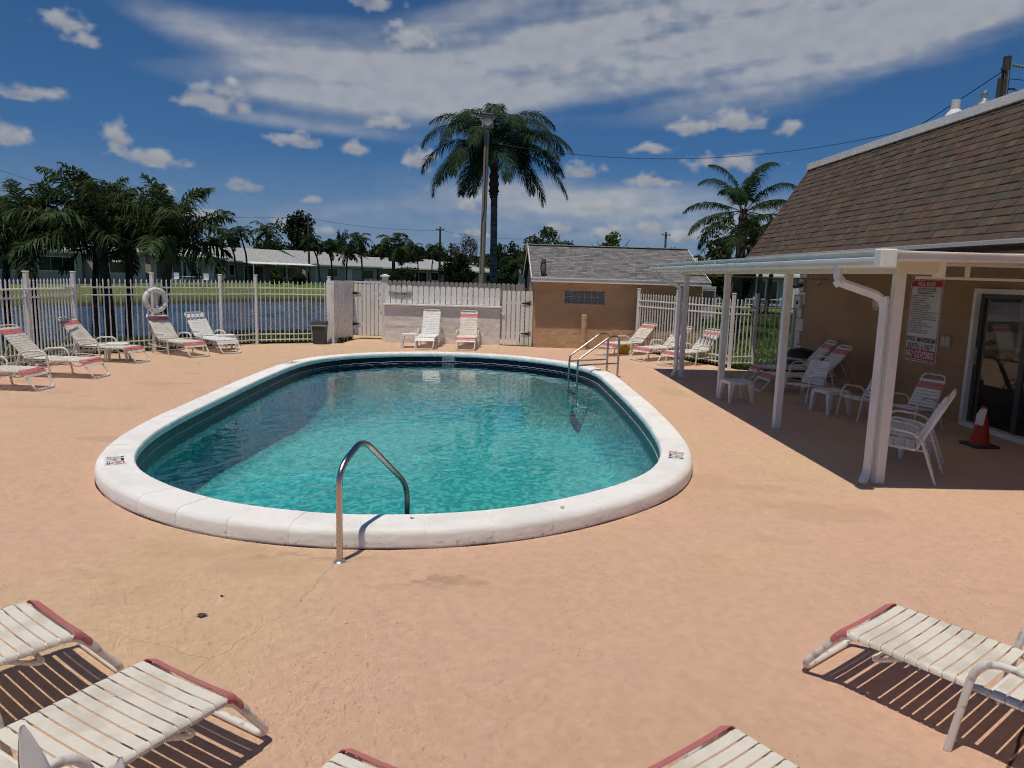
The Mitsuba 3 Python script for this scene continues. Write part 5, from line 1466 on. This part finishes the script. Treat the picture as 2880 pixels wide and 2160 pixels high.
def house(label, p0, p1, wall_mat, eave, ridge, feats, depth=9.0, over=0.9, gz=0.1, porch=None):
    """A low villa: front wall from p0 to p1, roof sloping up to a ridge behind. feats: (kind, t0, t1, z0, z1) along the front."""
    key = thing('far_house', label, 'house')
    a, b = np.array(p0, float), np.array(p1, float)
    L = np.linalg.norm(b - a)
    u = (b - a) / L
    nb = np.array([-u[1], u[0]])                               # away from the camera
    ang = math.atan2(u[1], u[0])
    W = lambda s, d, z: (*(a + u * s + nb * d), z)
    part(key, 'wall', MB().box(W(L / 2, depth / 2, (gz - 0.5 + eave) / 2), (L, depth, eave - gz + 0.5), rz=ang), wall_mat)
    e0, e1 = -over, depth + over
    v = [W(-0.3, e0, eave), W(L + 0.3, e0, eave), W(L + 0.3, depth / 2, ridge), W(-0.3, depth / 2, ridge), W(L + 0.3, e1, eave), W(-0.3, e1, eave)]
    v += [(q[0], q[1], q[2] - 0.14) for q in v]
    part(key, 'roof', MB().add(v, [[0, 1, 2, 3], [3, 2, 4, 5], [6, 9, 8, 7], [9, 11, 10, 8], [0, 6, 7, 1], [5, 4, 10, 11], [1, 7, 8, 2], [2, 8, 10, 4], [0, 3, 9, 6], [3, 5, 11, 9]]), 'm_house_roof')
    part(key, 'fascia', MB().box(W(L / 2, e0 - 0.03, eave - 0.08), (L + 0.62, 0.05, 0.20), rz=ang), 'm_white_paint')
    if porch:
        s0, s1 = porch[0] * L, porch[1] * L
        pv = [W(s0, -2.6, eave - 0.25), W(s1, -2.6, eave - 0.25), W(s1, 0.0, eave + 0.12), W(s0, 0.0, eave + 0.12)]
        pv += [(q[0], q[1], q[2] - 0.12) for q in pv]
        part(key, 'porch_roof', MB().add(pv, [[0, 1, 2, 3], [4, 7, 6, 5], [0, 4, 5, 1], [1, 5, 6, 2], [2, 6, 7, 3], [3, 7, 4, 0]]), 'm_white_paint')
        for s in np.linspace(s0 + 0.1, s1 - 0.1, 3):
            part(key, 'porch_post', MB().box(W(s, -2.5, (gz + eave - 0.3) / 2), (0.09, 0.09, eave - 0.3 - gz), rz=ang), 'm_white_paint')
    for kind, t0, t1, z0, z1 in feats:
        s0, s1 = t0 * L, t1 * L
        c, w, h = (s0 + s1) / 2, s1 - s0, z1 - z0
        zc = gz + (z0 + z1) / 2
        if kind == 'door':
            k = part(key, 'door', MB().box(W(c, -0.03, zc), (w, 0.06, h), rz=ang), 'm_white_paint')
            part(k, 'frame', MB().box(W(s0 - 0.05, -0.04, zc), (0.1, 0.09, h + 0.1), rz=ang).box(W(s1 + 0.05, -0.04, zc), (0.1, 0.09, h + 0.1), rz=ang), 'm_house_cream')
        elif kind == 'awning':
            pv = [W(s0, -0.9, gz + z0), W(s1, -0.9, gz + z0), W(s1, 0.0, gz + z1), W(s0, 0.0, gz + z1)]
            pv += [(q[0], q[1], q[2] - 0.06) for q in pv]
            part(key, 'awning', MB().add(pv, [[0, 1, 2, 3], [4, 7, 6, 5], [0, 4, 5, 1], [1, 5, 6, 2], [2, 6, 7, 3], [3, 7, 4, 0]]), 'm_white_paint')
        else:
            k = part(key, 'window', MB().box(W(c, -0.02, gz + z1 + 0.04), (w + 0.16, 0.1, 0.08), rz=ang).box(W(c, -0.02, gz + z0 - 0.04), (w + 0.16, 0.12, 0.08), rz=ang).box(W(s0 - 0.04, -0.02, zc), (0.08, 0.1, h), rz=ang).box(W(s1 + 0.04, -0.02, zc), (0.08, 0.1, h), rz=ang), 'm_white_paint')
            nn = max(1, int(round(w / 0.85)))
            for q in range(nn):
                cs = s0 + w * (q + 0.5) / nn
                part(k, 'pane', MB().box(W(cs, -0.025, zc), (w / nn - 0.07, 0.03, h - 0.03), rz=ang), 'm_curtain' if kind == 'blind' else 'm_window')
    return key


house('grey far house with dark windows behind the pond palm clump', (-45.5, 58), (-37.6, 68), 'm_house_grey', 3.0, 4.1, [('win', 0.08, 0.28, 0.9, 2.0), ('win', 0.45, 0.6, 0.9, 2.0), ('win', 0.72, 0.95, 0.9, 2.1)], gz=0.35)
house('cream far house with a white awning beside its pond side wall', (-36.9, 68.5), (-34.9, 74.5), 'm_house_cream', 3.2, 4.1, [('awning', 0.25, 0.65, 1.85, 2.25), ('win', 0.3, 0.6, 0.8, 1.8)], gz=0.35, over=0.5)
house('pale far house with dark shuttered windows and a white door', (-34.8, 75.5), (-31.8, 86.5), 'm_house_grey', 3.0, 4.0, [('blind', 0.06, 0.18, 0.3, 2.1), ('blind', 0.28, 0.40, 0.3, 2.1), ('win', 0.42, 0.47, 0.3, 2.1), ('blind', 0.52, 0.62, 0.3, 2.1), ('win', 0.64, 0.70, 0.3, 2.1), ('door', 0.80, 0.88, 0.0, 2.05)], gz=0.3)
house('tan far house with wide sliding doors under a low porch roof', (-31.6, 87.5), (-25.6, 99.5), 'm_house_tan', 2.75, 4.5, [('win', 0.04, 0.10, 0.9, 2.1), ('win', 0.22, 0.46, 0.05, 2.05), ('win', 0.62, 0.92, 0.7, 2.0)], gz=0.15, porch=(0.14, 1.0))
house('pale far house with a white door between two small windows', (-25.4, 100.5), (-17.4, 111.5), 'm_house_blue', 2.65, 4.6, [('win', 0.28, 0.42, 0.95, 2.05), ('door', 0.52, 0.62, 0.0, 2.05), ('win', 0.76, 0.95, 0.75, 2.0)], gz=0.1)
house('brown walled far house right of the pale one with a long grey roof', (-17.2, 112), (-7.5, 118), 'm_house_tan', 2.6, 4.2, [('win', 0.34, 0.39, 0.8, 1.9), ('win', 0.55, 0.72, 0.2, 2.0), ('win', 0.78, 0.90, 0.8, 2.0)], gz=0.05)
house('far house with a plain grey roof behind the dark shrub', (-7.2, 118.5), (3.5, 124), 'm_house_tan', 2.45, 3.9, [('win', 0.2, 0.3, 0.8, 1.9), ('win', 0.6, 0.75, 0.8, 1.9)], gz=0.0)
house('far grey house seen through the gap left of the tan shed', (4.0, 96), (14.0, 97), 'm_house_grey', 2.5, 3.8, [('win', 0.05, 0.16, 0.3, 2.0), ('win', 0.28, 0.42, 0.3, 2.0)], gz=0.0)
house('grey white house across the lawn with tall dark windows, seen under the patio cover', (13.8, 60.5), (29.5, 62.5), 'm_house_blue', 2.55, 4.0, [('win', 0.10, 0.30, 0.4, 2.0), ('win', 0.50, 0.56, 0.3, 2.15), ('win', 0.58, 0.63, 0.3, 2.15), ('win', 0.66, 0.70, 0.2, 2.1), ('win', 0.74, 0.83, 0.35, 1.85)], gz=0.0)
# far garden things
gt = thing('lawn_gate', 'white board gate between two ball topped posts on the far lawn', 'gate')
for x in (20.3, 22.0):
    part(gt, 'post', MB().box((x, 49.0, 0.95), (0.14, 0.14, 1.9), ch=0.01).mesh(trimesh.creation.icosphere(1, 0.11).apply_translation([x, 49.0, 1.98])), 'm_white_paint')
for q in range(8):
    part(gt, 'board', MB().box((20.45 + 0.2 * q, 49.0, 0.85), (0.175, 0.03, 1.6 + 0.04 * (q % 2))), 'm_white_board')
ub = thing('utility_cabinet', 'cream slatted utility cabinet behind the right end of the tan shed', 'cabinet')
part(ub, 'case', MB().box((11.1, 38.0, 0.85), (1.5, 0.8, 1.7)), 'm_house_cream')
for q in range(9):
    part(ub, 'slat', MB().box((11.1, 37.585, 0.2 + q * 0.18), (1.46, 0.03, 0.15)), 'm_house_cream')
part(ub, 'door', MB().box((11.45, 37.56, 1.1), (0.6, 0.03, 0.75)), 'm_grey_dark')
gtb = thing('garden_table', 'white garden table with chairs on the far lawn beyond the life ring', 'garden table')
part(gtb, 'tabletop', MB().box((-28.5, 70.0, 0.98), (1.6, 0.9, 0.05)), 'm_white_paint')
for sx, sy in ((-1, -1), (1, -1), (1, 1), (-1, 1)):
    part(gtb, 'leg', MB().box((-28.5 + sx * 0.7, 70 + sy * 0.38, 0.6), (0.07, 0.07, 0.75)), 'm_white_paint')
for x, lab in ((-27.2, 'white garden chair right of the far garden table'), (-30.0, 'white garden chair left of the far garden table')):
    gc = thing('garden_chair', lab, 'chair')
    part(gc, 'seat', MB().box((x, 70.0, 0.72), (0.5, 0.5, 0.05)), 'm_white_paint')
    part(gc, 'back', MB().box((x, 70.24, 1.02), (0.5, 0.04, 0.6)), 'm_white_paint')
    for sx, sy in ((-1, -1), (1, -1), (1, 1), (-1, 1)):
        part(gc, 'leg', MB().box((x + sx * 0.22, 70 + sy * 0.22, 0.5), (0.05, 0.05, 0.5)), 'm_white_paint')
# near the back of the right lawn: a picket strip before the white house
wf_ = thing('low_white_fence', 'low white fence along the house across the lawn', 'fence')
for z in (0.35, 0.75):
    part(wf_, 'rail', MB().box((17.0, 53.0, z), (13.0, 0.05, 0.07)), 'm_white_paint')
for q in range(14):
    part(wf_, 'post', MB().box((10.6 + q, 53.05, 0.45), (0.09, 0.09, 0.95)), 'm_white_paint')

# ------------------------------------------------------------------ poles, lamp, wires
lp = thing('lamp_pole', 'tall slightly leaning wooden pole with a square floodlight in front of the queen palm', 'lamp pole')
part(lp, 'pole', trunk_mesh([(-0.36, 27.0, -0.2), (-0.25, 27.0, 7.05)], [0.112, 0.09], 14), 'm_lamp_pole', smooth=35)
part(lp, 'bracket', MB().box((-0.235, 26.95, 7.08), (0.12, 0.22, 0.10), ch=0.01), 'm_grey')
hd = part(lp, 'floodlight', MB().box((-0.235, 26.86, 7.42), (0.41, 0.20, 0.47), ch=0.03), 'm_grey')
part(hd, 'lens', MB().box((-0.235, 26.755, 7.40), (0.31, 0.012, 0.34), ch=0.004), 'm_house_tan')
part(hd, 'reflector', MB().add(*lathe([(0.0, 0.0), (0.10, 0.006), (0.15, 0.02)], 20)).tm().apply_transform(basis((-0.235, 26.742, 7.40), (1, 0, 0), (0, 0, 1), (0, -1, 0))), 'm_grey', smooth=True)
part(hd, 'hood', MB().box((-0.235, 26.84, 7.67), (0.43, 0.28, 0.025), ch=0.006), 'm_grey')
part(lp, 'cable', MB().tube([(-0.37, 26.9, 2.0), (-0.37, 26.9, 3.9), (-0.30, 26.88, 4.3), (-0.27, 26.87, 7.0)], 0.012, 5), 'm_dark', smooth=True)
up_ = thing('utility_pole', 'dark wooden utility pole with insulators rising behind the clubhouse roof', 'utility pole')
UX, UY = 17.9, 26.0
part(up_, 'pole', trunk_mesh([(UX + 0.05, UY, -0.2), (UX, UY, 10.05)], [0.17, 0.125], 12), 'm_wood_pole', smooth=35)
part(up_, 'stub_pole', trunk_mesh([(UX - 0.24, UY - 0.05, -0.2), (UX - 0.21, UY - 0.05, 9.3)], [0.11, 0.07], 10), 'm_wood_pole', smooth=35)
part(up_, 'conduit', MB().tube([(UX + 0.02, UY - 0.15, 3.0), (UX + 0.0, UY - 0.15, 9.55)], 0.022, 7), 'm_metal', smooth=True)
part(up_, 'bracket', MB().box((UX - 0.16, UY - 0.1, 9.6), (0.16, 0.08, 0.10)).box((UX + 0.2, UY - 0.1, 8.95), (0.24, 0.06, 0.06)).box((UX - 0.3, UY - 0.1, 8.35), (0.3, 0.25, 0.12)), 'm_grey_dark')
ins = [(0.012, 0.0)]
for q in range(5):
    ins += [(0.022, q * 0.11), (0.06, q * 0.11 + 0.03), (0.055, q * 0.11 + 0.06), (0.022, q * 0.11 + 0.08)]
ins += [(0.012, 0.58)]
im = MB().add(*lathe(ins, 12)).tm()
im.apply_transform(trimesh.transformations.rotation_matrix(math.radians(98), [0, 1, 0]))
part(up_, 'insulator', im.apply_translation([UX + 0.16, UY - 0.1, 9.75]), 'm_metal', smooth=40)
loop = [(UX + 0.1 + 0.28 * math.cos(q), UY - 0.2, 8.35 + 0.2 * math.sin(q)) for q in np.linspace(-0.6, 2.4, 10)]
part(up_, 'wire_loop', MB().tube(loop, 0.012, 5).tube([(UX - 0.5 + 0.2 * math.cos(q), UY - 0.25, 8.25 + 0.12 * math.sin(q)) for q in np.linspace(0, 3.5, 9)], 0.011, 5), 'm_dark', smooth=True)
for x, y, h, lab in ((-6.66, 95, 7.9, 'thin dark utility pole left of the grey bare tree'), (-24.8, 100, 9.5, 'tall thin utility pole before the big round tree'), (21.6, 90, 7.8, 'thin utility pole over the right part of the shed roof'), (5.25, 100, 7.4, 'thin utility pole beside the left end of the shed roof')):
    k = thing('utility_pole', lab, 'utility pole')
    part(k, 'pole', trunk_mesh([(x, y, -0.2), (x, y, h)], [0.17, 0.12], 8), 'm_wood_pole', smooth=35)
    part(k, 'crossarm', MB().box((x, y - 0.12, h - 0.35), (1.1, 0.09, 0.11)), 'm_wood_pole')
    for dx in (-0.45, 0.0, 0.45):
        part(k, 'insulator', MB().add(*lathe([(0.0, 0.0), (0.05, 0.0), (0.06, 0.08), (0.03, 0.16), (0.0, 0.17)], 8, (x + dx, y - 0.12, h - 0.30))), 'm_grey')
part(k, 'transformer', MB().add(*lathe([(0.0, 0.0), (0.25, 0.0), (0.25, 0.75), (0.15, 0.82), (0.0, 0.83)], 12, (x - 0.35, y - 0.1, h - 1.8))), 'm_grey', smooth=40)


def wire(a, b, sag, r, lab):
    t = np.linspace(0, 1, 40)[:, None]
    p = np.array(a) * (1 - t) + np.array(b) * t
    p[:, 2] -= sag * 4 * t[:, 0] * (1 - t[:, 0])
    return single('overhead_wire', MB().tube(p, r, 5), 'm_dark', lab, 'wire', smooth=True)


wire((UX - 0.1, UY - 0.1, 8.45), (-0.25, 27.0, 6.75), 1.15, 0.010, 'thick sagging wire from the utility pole behind the roof to the lamp pole')
wire((UX - 0.15, UY - 0.1, 9.55), (13.0, 44.0, 4.0), 0.35, 0.016, 'thin wire dropping from the top of the utility pole behind the roof edge')
wire((UX - 0.1, UY - 0.1, 9.5), (14.5, 21.0, 4.4), 0.1, 0.013, 'steep guy wire going down from the utility pole behind the roof')
wire((UX + 0.72, UY - 0.1, 9.68), (40.0, 24.0, 9.2), 0.3, 0.016, 'wire leaving the insulator string at the right picture edge')
wire((UX + 0.1, UY - 0.05, 9.3), (40.0, 30.0, 10.6), 0.3, 0.012, 'thin rising wire behind the insulator string')
wire((UX + 0.3, UY - 0.1, 8.92), (40.0, 22.0, 8.0), 0.5, 0.016, 'lower wire leaving the utility pole to the right')
wire((-24.8, 99.8, 8.9), (-75.0, 98.0, 8.9), 0.5, 0.022, 'far wire running left from the tall thin utility pole over the pond palms')
wire((-24.8, 99.8, 8.9), (-6.66, 95, 7.5), 0.5, 0.02, 'far wire between the tall thin pole and the pole beside the grey tree')
wire((-6.66, 95, 7.5), (5.25, 100, 7.0), 0.4, 0.02, 'far wire behind the queen palm trunk between two thin poles')
wire((-19.2, 40.0, 4.7), (-30.0, 40.0, 7.95), 0.05, 0.010, 'thin wire crossing the sky at the upper left above the pond palms')

# ------------------------------------------------------------------ grass blades and weeds
rng = np.random.default_rng(99)


def blades(n, xs, ys, h, keep, col, z=-0.07):
    x, y = rng.uniform(*xs, n), rng.uniform(*ys, n)
    ok = keep(x, y)
    x, y = x[ok], y[ok]
    n = len(x)
    a, l = rng.uniform(0, 6.28, n), h * rng.uniform(0.5, 1.4, n)
    w = 0.012 + 0.05 * h
    dx, dy = np.cos(a) * w, np.sin(a) * w
    lx, ly = rng.normal(0, 0.4, n) * l, rng.normal(0, 0.4, n) * l
    V = np.stack([np.stack([x - dx, y - dy, 0 * x + z], 1), np.stack([x + dx, y + dy, 0 * x + z], 1), np.stack([x + lx, y + ly, z + l], 1)], 1).reshape(-1, 3)
    C = np.repeat(np.array(col) * rng.uniform(0.55, 1.5, (n, 1)) * (1 + rng.uniform(-0.2, 0.2, (n, 3))), 3, axis=0)
    return V, np.arange(3 * n).reshape(-1, 3), C


gr = MB()
yard = Polygon(deck_poly.exterior)
outside = lambda x, y: ~shapely.contains(yard.buffer(0.02), shapely.points(x, y)) & ~shapely.contains(pond_poly, shapely.points(x, y)) & ~((x > 1.2) & (x < 6.0) & (y > 20.1) & (y < 24.8)) & ~((x > 7) & (y < 16.2))
gr.add(*blades(70000, (3.9, 20), (16.2, 50), 0.085, outside, (0.065, 0.105, 0.022)))
gr.add(*blades(30000, (-13.5, -3.5), (14, 26), 0.10, lambda x, y: outside(x, y) & (shapely.distance(yard, shapely.points(x, y)) < 4), (0.06, 0.095, 0.022), -0.09))
near_edge = lambda x, y: outside(x, y) & (shapely.distance(yard, shapely.points(x, y)) < 0.28)
gr.add(*blades(60000, (-9.6, -3.8), (10, 20.6), 0.13, near_edge, (0.045, 0.075, 0.02), -0.06))
gr.add(*blades(60000, (3.9, 9.4), (15.9, 20.6), 0.15, near_edge, (0.045, 0.08, 0.02), -0.06))
single('grass', gr, 'm_leaf', 'short green grass and weeds along the fences and on the lawn', kind='stuff')
wd = MB()
for cx, cy, n, h in ((-4.12, 20.05, 90, 0.13), (-4.08, 20.5, 50, 0.10), (-4.05, 21.0, 40, 0.12)):
    for q in range(n):
        a, rr_ = rng.uniform(0, 6.28), abs(rng.normal(0, 0.10))
        x, y = cx + rr_ * math.cos(a) * 0.5, cy + rr_ * math.sin(a)
        l = h * rng.uniform(0.4, 1.2)
        p = np.array([x, y, rng.uniform(0.0, l)])
        d = rng.normal(size=3) * 0.022
        e = rng.normal(size=3) * 0.022
        wd.add([p - d, p + e, p + d, p - e], [[0, 1, 2, 3]], np.array((0.05, 0.08, 0.025)) * rng.uniform(0.5, 1.4))
single('weeds', wd, 'm_leaf', 'small leafy weeds growing along the foot of the shower boards', kind='stuff')
